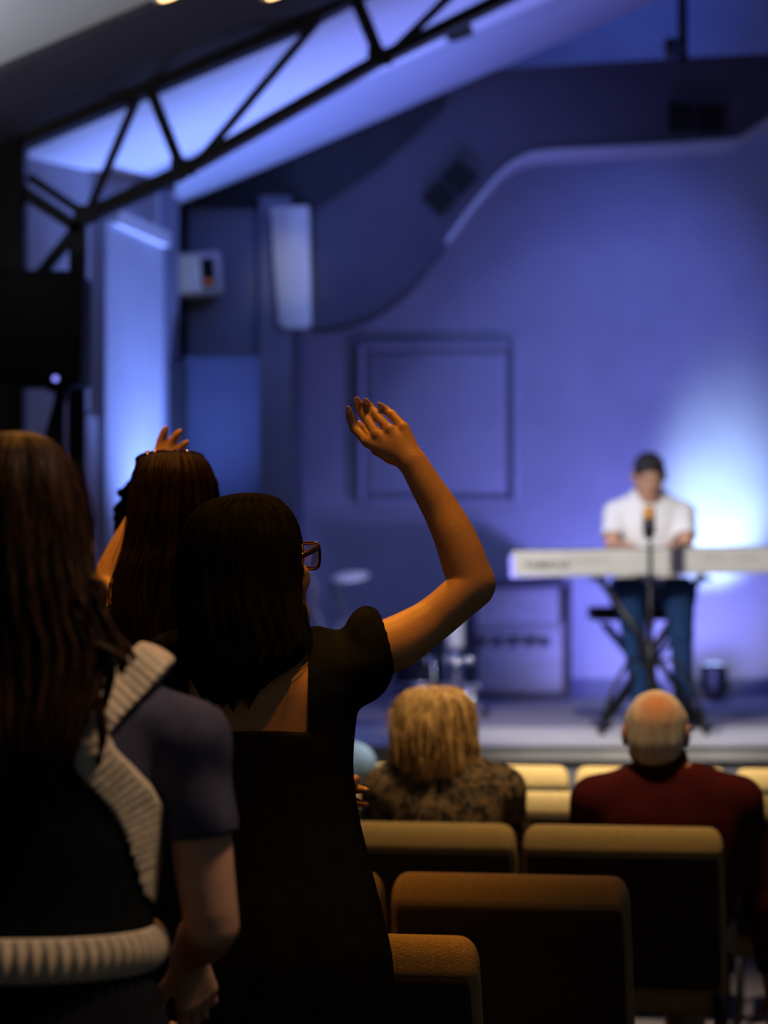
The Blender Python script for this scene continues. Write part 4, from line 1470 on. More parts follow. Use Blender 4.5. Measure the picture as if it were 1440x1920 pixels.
# ---------- woman in the black knitted vest, nearest at the left
Y2 = 2.85
ax2 = (52 - 720) / F * Y2
W2 = thing('person', 'woman with long brown hair in a black vest with cream knit trim, at left', 'person', (ax2, Y2, 0))
fd = Field((ax2 - 0.32, 2.56, 0.02), (ax2 + 0.34, 3.28, 1.74), 0.0045)
hc2 = P(34, 1000, Y2)
T2, R2 = add_head(fd, hc2, math.radians(32), math.radians(6))
fd.cap(hc2 + Vector((0, -0.02, -0.06)), (ax2, Y2 - 0.01, 1.40), 0.05, 0.058, 0.03)
tor2 = lambda o: [(0.90, ax2, Y2, 0.172 + o, 0.12 + o), (1.0, ax2, Y2, 0.160 + o, 0.115 + o), (1.06, ax2, Y2, 0.146 + o, 0.108 + o), (1.12, ax2, Y2, 0.140 + o, 0.105 + o), (1.22, ax2, Y2, 0.150 + o, 0.112 + o), (1.30, ax2, Y2 - 0.004, 0.162 + o, 0.11 + o),
                  (1.355, ax2, Y2 - 0.008, 0.165 + o, 0.092 + o), (1.39, ax2, Y2 - 0.008, 0.125 + o, 0.07 + o), (1.415, ax2, Y2 - 0.008, 0.075 + o, 0.055 + o)]
fd.loft(tor2(-0.012), 0.03)
S2 = P(352, 1392, Y2); E2 = P(398, 1738, Y2 + 0.02); Wr2 = P(354, 1790, Y2 + 0.24)
for sd, s_, e_, w_ in ((1, S2, E2, Wr2), (-1, Vector((2 * ax2 - S2.x, S2.y, S2.z)), Vector((2 * ax2 - E2.x, E2.y, E2.z)), Vector((2 * ax2 - Wr2.x, Wr2.y, Wr2.z)))):
    fd.cap((ax2 + sd * 0.09, Y2, 1.37), s_, 0.045, 0.046, 0.04)
    add_arm(fd, s_, e_, w_, 1.0, 0.006, (0.044, 0.038, 0.034, 0.033, 0.023))
    add_hand(fd, w_, (0.12 * sd, 0.35, -0.8), (0.5 * sd, -0.8, 0), (-sd, 0.2, 0), 0.9, 0.82)
for s in (-1, 1):
    add_leg(fd, (ax2 + s * 0.088, Y2, 0.90), (ax2 + s * 0.088, Y2 + 0.01, 0.49), (ax2 + s * 0.088, Y2 - 0.01, 0.085), (0, 0, 0))
fd.build('body', M_skin_pale, W2)
add_shoes(W2, [(ax2 + s * 0.088, Y2 - 0.01, 0.085) for s in (-1, 1)], [(ax2 + s * 0.1, Y2 + 0.16, 0.03) for s in (-1, 1)], M_blackcloth)
# navy t-shirt
fd = Field((ax2 - 0.34, 2.62, 0.86), (ax2 + 0.34, 3.06, 1.46), 0.0045)
fd.loft(tor2(0.0), 0.02)
for sd in (1, -1):
    mm = lambda v: Vector((2 * ax2 - v.x, v.y, v.z)) if sd < 0 else v
    fd.cap((ax2 + sd * 0.10, Y2, 1.365), mm(S2), 0.046, 0.049, 0.03)
    fd.cap(mm(S2), mm(S2.lerp(E2, 0.55)), 0.049, 0.047, 0.02)
    Xg, Yg, Zg = fd.ax
# cut the sleeve hems square and the neck open
for sd in (1, -1):
    mm = lambda v: Vector((2 * ax2 - v.x, v.y, v.z)) if sd < 0 else v
    s_, e_ = mm(S2), mm(E2)
    d = (e_ - s_).normalized()
    h0 = s_.lerp(e_, 0.49)
    Xg, Yg, Zg = fd.ax
    dd = (Xg[:, None, None] - h0.x) * d.x + (Yg[None, :, None] - h0.y) * d.y + (Zg[None, None, :] - h0.z) * d.z
    reg = np.maximum(-dd, (sd * (ax2 + sd * 0.172) - sd * Xg)[:, None, None])
    fd.F = np.maximum(fd.F, -reg)
fd.cap((ax2, Y2, 1.42), (ax2, Y2, 1.52), 0.075, 0.075, 0.0, sub=True)
def shirt_post(V):
    V = V.copy()
    n = np.sin(V[:, 2] * 60 + V[:, 0] * 70 + np.sin(V[:, 0] * 40) * 2) * 0.0022 + np.sin(V[:, 2] * 34 - V[:, 0] * 90) * 0.0018
    k_ = np.clip((np.abs(V[:, 0] - ax2) - 0.12) / 0.05, 0, 1)
    V[:, 1] -= n * k_
    V[:, 0] += n * k_ * 0.6
    return V
fd.build('shirt', M_navy, W2, shirt_post)
# the vest: a shell over the shirt with deep racer-back arm openings, trimmed in cream rib
px_path = [(330, 1225), (300, 1262), (262, 1308), (228, 1345), (203, 1378), (214, 1405), (246, 1440), (275, 1480), (298, 1525), (315, 1575), (326, 1625), (333, 1660)]
path = [P(x, y, Y2 - 0.10) for x, y in px_path]
poly = np.array([(p.x - ax2, p.z) for p in path] + [(0.5, path[-1].z), (0.5, path[0].z)])


def poly_sd(U, Vv):
    d = np.full(U.shape, 1e9)
    ins = np.zeros(U.shape, bool)
    n = len(poly)
    for i in range(n):
        a_, b_ = poly[i], poly[(i + 1) % n]
        e = b_ - a_
        t = np.clip(((U - a_[0]) * e[0] + (Vv - a_[1]) * e[1]) / (e @ e), 0, 1)
        d = np.minimum(d, (U - a_[0] - t * e[0]) ** 2 + (Vv - a_[1] - t * e[1]) ** 2)
        c1 = (a_[1] > Vv) != (b_[1] > Vv)
        xi = (b_[0] - a_[0]) * (Vv - a_[1]) / ((b_[1] - a_[1]) or 1e-9) + a_[0]
        ins ^= c1 & (U < xi)
    d = np.sqrt(d)
    return np.where(ins, -d, d)


def vest_field(off, h=0.004):
    fd = Field((ax2 - 0.24, 2.64, 1.05), (ax2 + 0.24, 3.06, 1.47), h)
    fd.loft([(z, a_, b_, c_ , d_) for z, a_, b_, c_, d_ in tor2(off)] , 0.0)
    fd.cap((ax2 - 0.13, Y2, 1.375), (ax2 + 0.13, Y2, 1.375), 0.050 + off, 0.050 + off, 0.03)
    Xg, Yg, Zg = fd.ax
    U = np.abs(Xg - ax2)[:, None] + 0 * Zg[None, :]
    arm = poly_sd(U, Zg[None, :] + 0 * U)
    return fd, arm


fd, arm = vest_field(0.014)
fd.F = np.maximum(fd.F, (0.03 - arm)[:, None, :])
fd.F = np.maximum(fd.F, (1.085 - fd.ax[2])[None, None, :])
fd.cap((ax2, Y2 + 0.0, 1.42), (ax2, Y2, 1.56), 0.085, 0.085, 0.0, sub=True)
fd.build('vest', M_blackcloth, W2)
fd, arm = vest_field(0.018)
fd.F = np.maximum(fd.F, (np.abs(arm - 0.024) - 0.024)[:, None, :])
fd.cap((ax2, Y2 + 0.0, 1.42), (ax2, Y2, 1.56), 0.085, 0.085, 0.0, sub=True)
def trim_post(V):
    V = V.copy()
    U = np.abs(V[:, 0] - ax2)
    pp = poly[:12]
    seg = np.cumsum([0] + [np.linalg.norm(pp[i + 1] - pp[i]) for i in range(11)])
    dd = np.stack([np.hypot(U - (pp[i, 0] + (pp[i + 1, 0] - pp[i, 0]) * t), V[:, 2] - (pp[i, 1] + (pp[i + 1, 1] - pp[i, 1]) * t))
                   for i in range(11) for t in np.linspace(0, 1, 9)[:-1]], 1)
    ss = np.array([seg[i] + (seg[i + 1] - seg[i]) * t for i in range(11) for t in np.linspace(0, 1, 9)[:-1]])
    w_ = np.exp(-(dd - dd.min(1, keepdims=True)) / 0.004)
    s_ = (w_ * ss).sum(1) / w_.sum(1)
    V[:, 1] += np.sin(s_ / 0.0105 * 2 * PI) * 0.0016 * np.sign(V[:, 1] - Y2)
    return V
fd.build('knit_trim', M_knit, W2, trim_post)
# ribbed waistband
nth, nz = 520, 14
th = np.linspace(0, 2 * PI, nth, endpoint=False)
V = []
for side in (1, 0):
    for k in range(nz):
        u = k / (nz - 1)
        z = 1.050 + 0.052 * (u if side else 1 - u)
        off = (0.022 + 0.010 * math.sin(u * PI)) if side else 0.002
        rib = (np.sin(th * 62) * 0.0038 * math.sin(min(1, u * 6, (1 - u) * 6) * PI / 2)) if side else 0
        V.append(np.stack([ax2 + (0.138 + off + rib) * np.cos(th), Y2 + (0.108 + off + rib) * np.sin(th), np.full(nth, z)], 1))
V = np.concatenate(V)
Q = []
for k in range(2 * nz):
    k2 = (k + 1) % (2 * nz)
    j = np.arange(nth); j2 = (j + 1) % nth
    Q.append(np.stack([k * nth + j, k * nth + j2, k2 * nth + j2, k2 * nth + j], 1))
link_mesh('waistband', mesh_np('waistband', V, np.concatenate(Q)), M_knit, W2)
# trousers
fd = Field((ax2 - 0.25, 2.64, 0.06), (ax2 + 0.25, 3.06, 1.08), 0.007)
fd.loft([(0.84, ax2, Y2, 0.185, 0.135), (0.95, ax2, Y2, 0.178, 0.130), (1.03, ax2, Y2, 0.158, 0.118), (1.062, ax2, Y2, 0.15, 0.114)], 0.03)
for s in (-1, 1):
    fd.cap((ax2 + s * 0.09, Y2, 0.88), (ax2 + s * 0.09, Y2 + 0.01, 0.48), 0.098, 0.07, 0.04)
    fd.cap((ax2 + s * 0.09, Y2 + 0.01, 0.48), (ax2 + s * 0.09, Y2 - 0.01, 0.12), 0.07, 0.055, 0.03)
fd.build('trousers', M_darkpants, W2)
rows2 = [(808, 20, 40), (812, -10, 68), (829, -48, 100), (860, -76, 127), (905, -94, 147), (974, -104, 163), (1040, -108, 166), (1095, -108, 178), (1160, -106, 194), (1220, -100, 214), (1280, -90, 205), (1340, -70, 180), (1400, -40, 160), (1440, 0, 130)]
hair_loft('hair', rows2, Y2 - 0.035, [0.008, 0.04, 0.072, 0.093, 0.102, 0.104, 0.10, 0.09, 0.075, 0.06, 0.05, 0.045, 0.035, 0.025], M_hair_brown, W2, 23, 0.0045, 0.03,
          cyo=[0.01, 0.01, 0.01, 0.005, 0, -0.005, -0.015, -0.03, -0.05, -0.07, -0.085, -0.095, -0.10, -0.10], strands=420, fly=0.006, sr=0.0009)
# loose locks over the right shoulder
lk = [[(176, 1085), (196, 1105), (190, 1140), (205, 1180), (238, 1212), (252, 1240)], [(170, 1100), (188, 1150), (214, 1195), (230, 1235), (228, 1262)], [(150, 1120), (172, 1190), (200, 1235), (206, 1275), (190, 1330)],
      [(120, 1150), (150, 1240), (180, 1300), (192, 1370), (186, 1430)], [(100, 1180), (130, 1270), (150, 1340), (142, 1400)], [(150, 1150), (180, 1205), (222, 1225), (240, 1250)]]
bm = bmesh.new()
for q, l_ in enumerate(lk):
    for w_ in range(5):
        pts = smooth_pts([P(x + random.uniform(-7, 7), y + random.uniform(-5, 5), Y2 - 0.125 - 0.01 * math.sin(i) + random.uniform(-.006, .006)) for i, (x, y) in enumerate(l_)], 5)
        n = len(pts)
        bm_tube(bm, pts, [0.0062 * (1 - 0.75 * i / n) * (0.6 + 0.4 * min(1, i / 4)) for i in range(n)], 7)
link_bm('hair_lock', bm, M_hair_brown, W2, True)

# ---------- woman with sunglasses pushed up, left hand raised
Y3 = 4.78
hc3 = P(329, 952, Y3)
ax3 = hc3.x - 0.01
W3 = thing('person', 'tall woman with sunglasses on her dark brown hair and one hand raised', 'person', (ax3, Y3, 0))
fd = Field((ax3 - 0.36, 4.50, 0.02), (ax3 + 0.30, 5.20, 1.92), 0.005)
T3, R3 = add_head(fd, hc3, math.radians(-6), math.radians(4))
fd.cap(hc3 + Vector((0, -0.02, -0.06)), (ax3, Y3 - 0.01, 1.47), 0.05, 0.058, 0.03)
tor3 = lambda o: [(0.95, ax3, Y3, 0.17 + o, 0.12 + o), (1.06, ax3, Y3, 0.15 + o, 0.11 + o), (1.16, ax3, Y3, 0.135 + o, 0.10 + o), (1.28, ax3, Y3, 0.145 + o, 0.108 + o), (1.38, ax3, Y3, 0.158 + o, 0.10 + o), (1.435, ax3, Y3 - 0.006, 0.155 + o, 0.085 + o),
                  (1.47, ax3, Y3 - 0.006, 0.11 + o, 0.065 + o), (1.49, ax3, Y3 - 0.006, 0.06 + o, 0.05 + o)]
fd.loft(tor3(-0.008), 0.03)
S3 = P(262, 1222, Y3); E3 = P(196, 1096, Y3 + 0.14); Wr3 = P(286, 925, Y3 + 0.19)
fd.cap((ax3 - 0.08, Y3, 1.44), S3, 0.045, 0.046, 0.04)
add_arm(fd, S3, E3, Wr3, 0.95)
# open raised hand, fingers fanned: only the finger tips show above her head
hb = Y3 + 0.19
for kx, ky, js, r_ in ((296, 852, ((302, 826), (307, 812), (310, 803)), 1.0), (309, 850, ((322, 828), (331, 816), (338, 809)), 1.0), (321, 856, ((337, 840), (345, 834), (351, 829)), 0.92),
                       (328, 868, ((343, 862), (349, 859), (354, 857)), 0.8)):
    kp = P(kx, ky, hb)
    fd.cap(Wr3, kp, 0.020, 0.012, 0.018)
    pp = [kp] + [P(x, y, hb - 0.004 * q) for q, (x, y) in enumerate(js)]
    for q in range(3):
        fd.cap(pp[q], pp[q + 1], (0.0098, 0.0092, 0.0082)[q] * r_, (0.0092, 0.0082, 0.0065)[q] * r_, 0.004)
tp = [P(279, 905, hb), P(270, 880, hb + 0.02), P(272, 862, hb + 0.035), P(277, 848, hb + 0.04)]
for q in range(3):
    fd.cap(tp[q], tp[q + 1], (0.015, 0.011, 0.009)[q], (0.011, 0.009, 0.0065)[q], 0.006)
Sr = Vector((ax3 + 0.17, Y3, 1.43)); Er = Vector((ax3 + 0.21, Y3 - 0.01, 1.14)); Wrr = Vector((ax3 + 0.19, Y3 + 0.12, 0.92))
fd.cap((ax3 + 0.08, Y3, 1.44), Sr, 0.045, 0.046, 0.04)
add_arm(fd, Sr, Er, Wrr)
add_hand(fd, Wrr, (0, 0.2, -1), (1, 0, 0), (0, 1, 0.2), 0.5, 0.95)
for s in (-1, 1):
    add_leg(fd, (ax3 + s * 0.088, Y3, 0.94), (ax3 + s * 0.088, Y3 + 0.01, 0.51), (ax3 + s * 0.088, Y3 - 0.01, 0.085), (0, 0, 0))
fd.build('body', M_skin, W3)
add_shoes(W3, [(ax3 + s * 0.088, Y3 - 0.01, 0.085) for s in (-1, 1)], [(ax3 + s * 0.1, Y3 + 0.16, 0.03) for s in (-1, 1)], M_blackcloth)
fd = Field((ax3 - 0.30, 4.56, 0.06), (ax3 + 0.32, 5.02, 1.56), 0.007)
fd.loft([r for r in tor3(0.006)], 0.02)
fd.cap((ax3 + 0.09, Y3, 1.44), Sr, 0.055, 0.058, 0.04)
fd.cap(Sr, Sr.lerp(Er, 0.5), 0.056, 0.05, 0.03)
fd.cap((ax3, Y3, 1.52), (ax3, Y3, 1.62), 0.085, 0.085, 0.0, sub=True)
fd.build('shirt', M_darkpants, W3)
fd = Field((ax3 - 0.25, 4.56, 0.06), (ax3 + 0.25, 5.02, 1.06), 0.008)
fd.loft([(0.88, ax3, Y3, 0.18, 0.135), (0.98, ax3, Y3, 0.175, 0.13), (1.04, ax3, Y3, 0.16, 0.122)], 0.03)
for s in (-1, 1):
    fd.cap((ax3 + s * 0.09, Y3, 0.92), (ax3 + s * 0.09, Y3 + 0.01, 0.5), 0.097, 0.068, 0.04)
    fd.cap((ax3 + s * 0.09, Y3 + 0.01, 0.5), (ax3 + s * 0.09, Y3 - 0.01, 0.12), 0.068, 0.05, 0.03)
fd.build('trousers', M_darkpants, W3)
rows3 = [(846, 312, 342), (850, 285, 366), (862, 266, 384), (885, 256, 396), (920, 249, 406), (960, 246, 409), (1010, 240, 410), (1060, 228, 408), (1110, 216, 404), (1160, 226, 396), (1210, 245, 388), (1250, 262, 372), (1275, 280, 350)]
hair_loft('hair', rows3, Y3 - 0.02, [0.012, 0.05, 0.078, 0.10, 0.11, 0.112, 0.108, 0.10, 0.09, 0.08, 0.07, 0.06, 0.045], M_hair_dbrown, W3, 35, 0.0045, 0.03,
          cyo=[0, 0, 0, 0, 0, -0.005, -0.01, -0.03, -0.045, -0.06, -0.075, -0.085, -0.09], strands=320, sm=M_hair_dbrown, fly=0.006, sr=0.0009)
# sunglasses on the crown
sg = bpy.data.objects.new('sunglasses', None); COL.objects.link(sg); sg.parent = W3
bm = bmesh.new()
top = [(256, 862), (262, 856), (275, 851), (300, 847), (325, 846), (350, 847), (368, 850), (380, 856)]
bm_tube(bm, smooth_pts([P(x, y, Y3 + 0.0 - 0.06 * (1 - ((x - 318) / 62) ** 2)) for x, y in top], 4), 0.0042, 8)
for s, x0 in ((-1, 257), (1, 380)):
    bm_tube(bm, [P(x0, 858, Y3), P(x0 + s * 2, 880, Y3 + 0.06), P(x0 + s * -2, 905, Y3 + 0.09)], 0.003, 6)
link_bm('frame', bm, M_tortoise, sg, True)
bm = bmesh.new()
for x0, x1 in ((262, 314), (324, 376)):
    q = [P(x0, 856, Y3 - 0.028), P((x0 + x1) / 2, 848, Y3 - 0.058), P(x1, 850, Y3 - 0.032), P(x1 - 3, 851, Y3 + 0.012), P((x0 + x1) / 2, 849, Y3 + 0.0), P(x0 + 4, 856, Y3 + 0.012)]
    f = [bm.verts.new(p) for p in q]
    g_ = [bm.verts.new(p + Vector((0, 0.0, -0.003))) for p in q]
    bm.faces.new(f); bm.faces.new(g_[::-1])
    for i in range(6):
        bm.faces.new((f[i], g_[i], g_[(i + 1) % 6], f[(i + 1) % 6]))
link_bm('lens', bm, M_shade, sg)
bm = bmesh.new()
for x, y in ((277, 851), (291, 848.5), (333, 846), (352, 847), (367, 850)):
    bmesh.ops.create_icosphere(bm, subdivisions=2, radius=0.0035, matrix=Matrix.Translation(P(x, y, Y3 - 0.062 * (1 - ((x - 318) / 62) ** 2) - 0.003)))
link_bm('stud', bm, M_chrome, sg, True)
bm = bmesh.new()
for x, y in ((312, 1010), (320, 1007), (322, 1014), (322, 1022)):
    bmesh.ops.create_icosphere(bm, subdivisions=2, radius=0.0028, matrix=Matrix.Translation(P(x, y, Y3 - 0.135)))
bm_tube(bm, [P(310, 1008, Y3 - 0.131), P(324, 1022, Y3 - 0.131)], 0.003, 6)
link_bm('hair_clip', bm, M_gold, W3, True)

# ---------- curly-haired person two rows ahead
Y4 = 5.84
hc4 = P(284, 985, Y4)
ax4 = hc4.x
W4 = thing('person', 'person with short dark curly hair, mostly hidden two rows ahead at left', 'person', (ax4, Y4, 0))
fd = Field((ax4 - 0.30, 5.56, 0.02), (ax4 + 0.30, 6.15, 1.80), 0.007)
T4, R4 = add_head(fd, hc4, 0, 0)
fd.cap(hc4 + Vector((0, -0.02, -0.06)), (ax4, Y4 - 0.01, 1.40), 0.05, 0.058, 0.03)
tor4 = lambda o: [(0.90, ax4, Y4, 0.17 + o, 0.12 + o), (1.0, ax4, Y4, 0.15 + o, 0.11 + o), (1.1, ax4, Y4, 0.135 + o, 0.10 + o), (1.22, ax4, Y4, 0.145 + o, 0.108 + o), (1.31, ax4, Y4, 0.158 + o, 0.10 + o), (1.36, ax4, Y4, 0.155 + o, 0.085 + o), (1.40, ax4, Y4, 0.11 + o, 0.065 + o), (1.42, ax4, Y4, 0.06 + o, 0.05 + o)]
fd.loft(tor4(-0.008), 0.03)
for s in (-1, 1):
    fd.cap((ax4 + s * 0.08, Y4, 1.37), (ax4 + s * 0.17, Y4, 1.355), 0.045, 0.046, 0.04)
    add_arm(fd, (ax4 + s * 0.17, Y4, 1.355), (ax4 + s * 0.215, Y4 - 0.01, 1.07), (ax4 + s * 0.20, Y4 + 0.1, 0.86))
    add_hand(fd, (ax4 + s * 0.20, Y4 + 0.1, 0.86), (0, 0.2, -1), (s, 0, 0), (0, 1, 0.2), 0.5, 0.95)
    add_leg(fd, (ax4 + s * 0.088, Y4, 0.90), (ax4 + s * 0.088, Y4 + 0.01, 0.49), (ax4 + s * 0.088, Y4 - 0.01, 0.085), (0, 0, 0))
fd.build('body', M_skin, W4)
add_shoes(W4, [(ax4 + s * 0.088, Y4 - 0.01, 0.085) for s in (-1, 1)], [(ax4 + s * 0.1, Y4 + 0.16, 0.03) for s in (-1, 1)], M_blackcloth)
fd = Field((ax4 - 0.32, 5.56, 0.06), (ax4 + 0.32, 6.12, 1.46), 0.009)
fd.loft(tor4(0.008) , 0.02)
for s in (-1, 1):
    fd.cap((ax4 + s * 0.09, Y4, 1.36), (ax4 + s * 0.17, Y4, 1.35), 0.055, 0.06, 0.04)
    fd.cap((ax4 + s * 0.17, Y4, 1.355), (ax4 + s * 0.193, Y4, 1.2), 0.058, 0.052, 0.04)
    fd.cap((ax4 + s * 0.09, Y4, 0.90), (ax4 + s * 0.09, Y4, 0.12), 0.1, 0.055, 0.05)
fd.cap((ax4, Y4, 1.44), (ax4, Y4, 1.54), 0.085, 0.085, 0.0, sub=True)
fd.build('clothes', M_darkpants, W4)
fd = Field((ax4 - 0.14, 5.68, 1.50), (ax4 + 0.14, 6.00, 1.79), 0.004)
r_ = np.random.default_rng(4)
fd.ell(hc4 + Vector((0, -0.02, 0.03)), (0.078, 0.088, 0.082), None, 0.01)
for _ in range(320):
    v = r_.normal(size=3); v /= np.linalg.norm(v)
    if v[1] > 0.55 and v[2] < 0.4:
        continue
    if v[2] < -0.75:
        continue
    c = np.array(hc4) + np.array((0, -0.02, 0.03)) + v * np.array((0.083, 0.09, 0.086)) * r_.uniform(0.95, 1.06)
    fd.ell(c, (0.011, 0.011, 0.011), None, 0.004)
fd.build('hair', M_hair_black, W4)


# ---------- seated people
def seated(name, label, cx, Y, ztop, shoulder_z, half, M_sk, M_top, M_leg, yaw=0.0, hcy=0.0, headc=None, seat=0.465, h=0.006, pitch=0.0, hs=1.0, right_arm_down=False, hmat=None):
    t = thing(name, label, 'person', (cx, Y, 0))
    hc = Vector(headc) if headc is not None else Vector((cx, Y + hcy, ztop - 0.112 * hs))
    sz = shoulder_z
    fd = Field((cx - 0.42, Y - 0.3, 0.02), (cx + 0.42, Y + 0.85, hc.z + 0.17), h)
    T, R = add_head(fd, hc, yaw, pitch, hs)
    fd.cap(hc + Vector((0, -0.02, -0.06)), (cx, Y - 0.01, sz + 0.03), 0.054, 0.062, 0.03)
    tor = lambda o: [(seat + 0.0, cx, Y, 0.17 + o, 0.13 + o), (seat + 0.12, cx, Y, 0.165 + o, 0.125 + o), (sz - 0.22, cx, Y, half * 0.86 + o, 0.125 + o), (sz - 0.10, cx, Y, half * 0.92 + o, 0.12 + o), (sz - 0.03, cx, Y - 0.005, half * 0.84 + o, 0.10 + o),
                     (sz + 0.015, cx, Y - 0.008, half * 0.62 + o, 0.08 + o), (sz + 0.05, cx, Y - 0.01, 0.07 + o, 0.06 + o)]
    fd.loft(tor(-0.01), 0.03)
    arms = []
    for s in (-1, 1):
        S = Vector((cx + s * half * 0.85, Y, sz - 0.045))
        if s > 0 and right_arm_down:
            E = Vector((cx + half + 0.04, Y + 0.02, sz - 0.33)); W_ = Vector((cx + half + 0.075, Y + 0.10, sz - 0.57))
            hd = ((0, 0.1, -1), (1, 0, 0), (0, 1, 0))
        else:
            E = Vector((cx + s * (half + 0.02), Y + 0.08, sz - 0.31)); W_ = Vector((cx + s * 0.12, Y + 0.31, seat + 0.19))
            hd = ((-s * 0.3, 1, -0.25), (0, 0.2, 1), (-s, 0, 0.3))
        fd.cap((cx + s * half * 0.5, Y, sz - 0.01), S, 0.045, 0.05, 0.04)
        add_arm(fd, S, E, W_, 1.03)
        add_hand(fd, W_, *hd, 0.45)
        arms.append((S, E, W_))
    for s in (-1, 1):
        fd.cap((cx + s * 0.09, Y + 0.02, seat + 0.085), (cx + s * 0.11, Y + 0.47, seat + 0.06), 0.085, 0.06, 0.03)
        fd.cap((cx + s * 0.11, Y + 0.47, seat + 0.06), (cx + s * 0.11, Y + 0.50, 0.10), 0.056, 0.036, 0.03)
    fd.build('body', M_sk, t)
    fd = Field((cx - 0.44, Y - 0.3, seat - 0.02), (cx + 0.44, Y + 0.42, sz + 0.10), h)
    fd.loft(tor(0.008), 0.02)
    for S, E, W_ in arms:
        fd.cap((cx + (S.x - cx) * 0.5, Y, sz - 0.01), S, 0.056, 0.062, 0.05)
        fd.cap(S, E, 0.062, 0.05, 0.03)
        fd.cap(E, E.lerp(W_, 0.7), 0.05, 0.038, 0.03)
    fd.cap((cx, Y, sz + 0.06), (cx, Y + 0.02, sz + 0.16), 0.066, 0.066, 0.0, sub=True)
    fd.build('shirt', M_top, t)
    fd = Field((cx - 0.26, Y - 0.2, 0.08), (cx + 0.26, Y + 0.64, seat + 0.22), h * 1.3)
    fd.loft([(seat + 0.01, cx, Y, 0.175, 0.135), (seat + 0.13, cx, Y, 0.172, 0.135)], 0.03)
    for s in (-1, 1):
        fd.cap((cx + s * 0.09, Y + 0.02, seat + 0.10), (cx + s * 0.11, Y + 0.47, seat + 0.065), 0.096, 0.07, 0.03)
        fd.cap((cx + s * 0.11, Y + 0.47, seat + 0.06), (cx + s * 0.11, Y + 0.50, 0.12), 0.07, 0.055, 0.03)
    fd.build('trousers', M_leg, t)
    add_shoes(t, [(cx + s * 0.11, Y + 0.50, 0.085) for s in (-1, 1)], [(cx + s * 0.12, Y + 0.66, 0.03) for s in (-1, 1)], M_blackcloth)
    return t, hc, T, R


# blond woman
YB = 6.42
c = P(832, 1480, YB)
bw, hcb, Tb, Rb = seated('person', 'seated woman with chin-length blond hair and a mottled dark blouse', c.x, YB, P(0, 1300, YB).z, 0.985, 0.185, M_skin, M_leopard, M_darkpants,
                         headc=P(815, 1378, YB))
rowsb = [(1285, 800, 838), (1289, 778, 858), (1300, 760, 872), (1322, 746, 883), (1350, 740, 888), (1385, 738, 890), (1415, 738, 893), (1440, 744, 896), (1458, 752, 892), (1470, 764, 880)]
hair_loft('hair', rowsb, YB - 0.01, [0.012, 0.05, 0.078, 0.10, 0.112, 0.115, 0.112, 0.105, 0.095, 0.08], M_hair_blond, bw, 51, 0.007, 0.015, strands=420, fly=0.008, sr=0.0014)
# white-haired man
YM = 6.33
c = P(1250, 1480, YM)
om, hco, To, Ro = seated('person', 'seated elderly man with white hair and a bald crown in a dark red shirt', c.x, YM, P(0, 1296, YM).z, 0.965, 0.225, M_skin_red, M_red_shirt, M_khaki,
                         headc=P(1230, 1374, YM), right_arm_down=True, yaw=math.radians(8))
fd = Field(np.array(hco) - 0.16, np.array(hco) + 0.16, 0.0035)
fd.ell(To((0, -0.014, 0.028)), (0.079, 0.103, 0.086), Ro, 0.01)
fd.ell(To((0, -0.045, -0.030)), (0.070, 0.068, 0.060), Ro, 0.03)
for s in (-1, 1):
    fd.ell(To((s * 0.070, 0.02, 0.01)), (0.014, 0.045, 0.045), Ro, 0.02)
fd.ell(To((0.0, 0.115, -0.03)), (0.088, 0.085, 0.13), Ro, 0.01, sub=True)      # face
fd.ell(To((0.0, 0.085, 0.11)), (0.062, 0.075, 0.07), Ro, 0.012, sub=True)     # bald crown
for s in (-1, 1):
    fd.ell(To((s * 0.088, -0.008, -0.006)), (0.018, 0.030, 0.040), Ro, 0.005, sub=True)
def wh_post(V):
    V = V.copy()
    d = V - np.array(hco)
    r0 = np.linalg.norm(d, axis=1, keepdims=True)
    th_ = np.arctan2(d[:, 1], d[:, 0])
    V += d / r0 * (smoothnoise(th_, V[:, 2], 8, 20, 24, 110, 6.0) * 0.0016)[:, None]
    return V
def crown_mat(c):
    m = M_hair_white.copy()
    m.name = 'thinning_white_hair'
    nt = m.node_tree
    b = nt.nodes['Principled BSDF']
    old = b.inputs['Base Color'].links[0].from_socket
    tc = nt.nodes.new('ShaderNodeTexCoord')
    nz_ = nt.nodes.new('ShaderNodeTexNoise')
    nz_.inputs['Scale'].default_value = 30
    ad = nt.nodes.new('ShaderNodeVectorMath'); ad.operation = 'MULTIPLY_ADD'
    ad.inputs[1].default_value = (0.035, 0.035, 0.035)
    nt.links.new(tc.outputs['Object'], nz_.inputs['Vector'])
    nt.links.new(nz_.outputs['Color'], ad.inputs[0])
    nt.links.new(tc.outputs['Object'], ad.inputs[2])
    ds = nt.nodes.new('ShaderNodeVectorMath'); ds.operation = 'DISTANCE'
    ds.inputs[1].default_value = tuple(c)
    nt.links.new(ad.outputs[0], ds.inputs[0])
    r = nt.nodes.new('ShaderNodeMapRange')
    r.inputs['From Min'].default_value = 0.022
    r.inputs['From Max'].default_value = 0.085
    nt.links.new(ds.outputs['Value'], r.inputs['Value'])
    mx = nt.nodes.new('ShaderNodeMix'); mx.data_type = 'RGBA'
    mx.inputs[6].default_value = (0.56, 0.24, 0.12, 1)
    nt.links.new(r.outputs[0], mx.inputs[0])
    nt.links.new(old, mx.inputs[7])
    nt.links.new(mx.outputs[2], b.inputs['Base Color'])
    return m


fd.build('hair', crown_mat(To((0.004, -0.085, 0.072)) - om.location + Vector((0.0175, 0.0175, 0.0175))), om, wh_post)
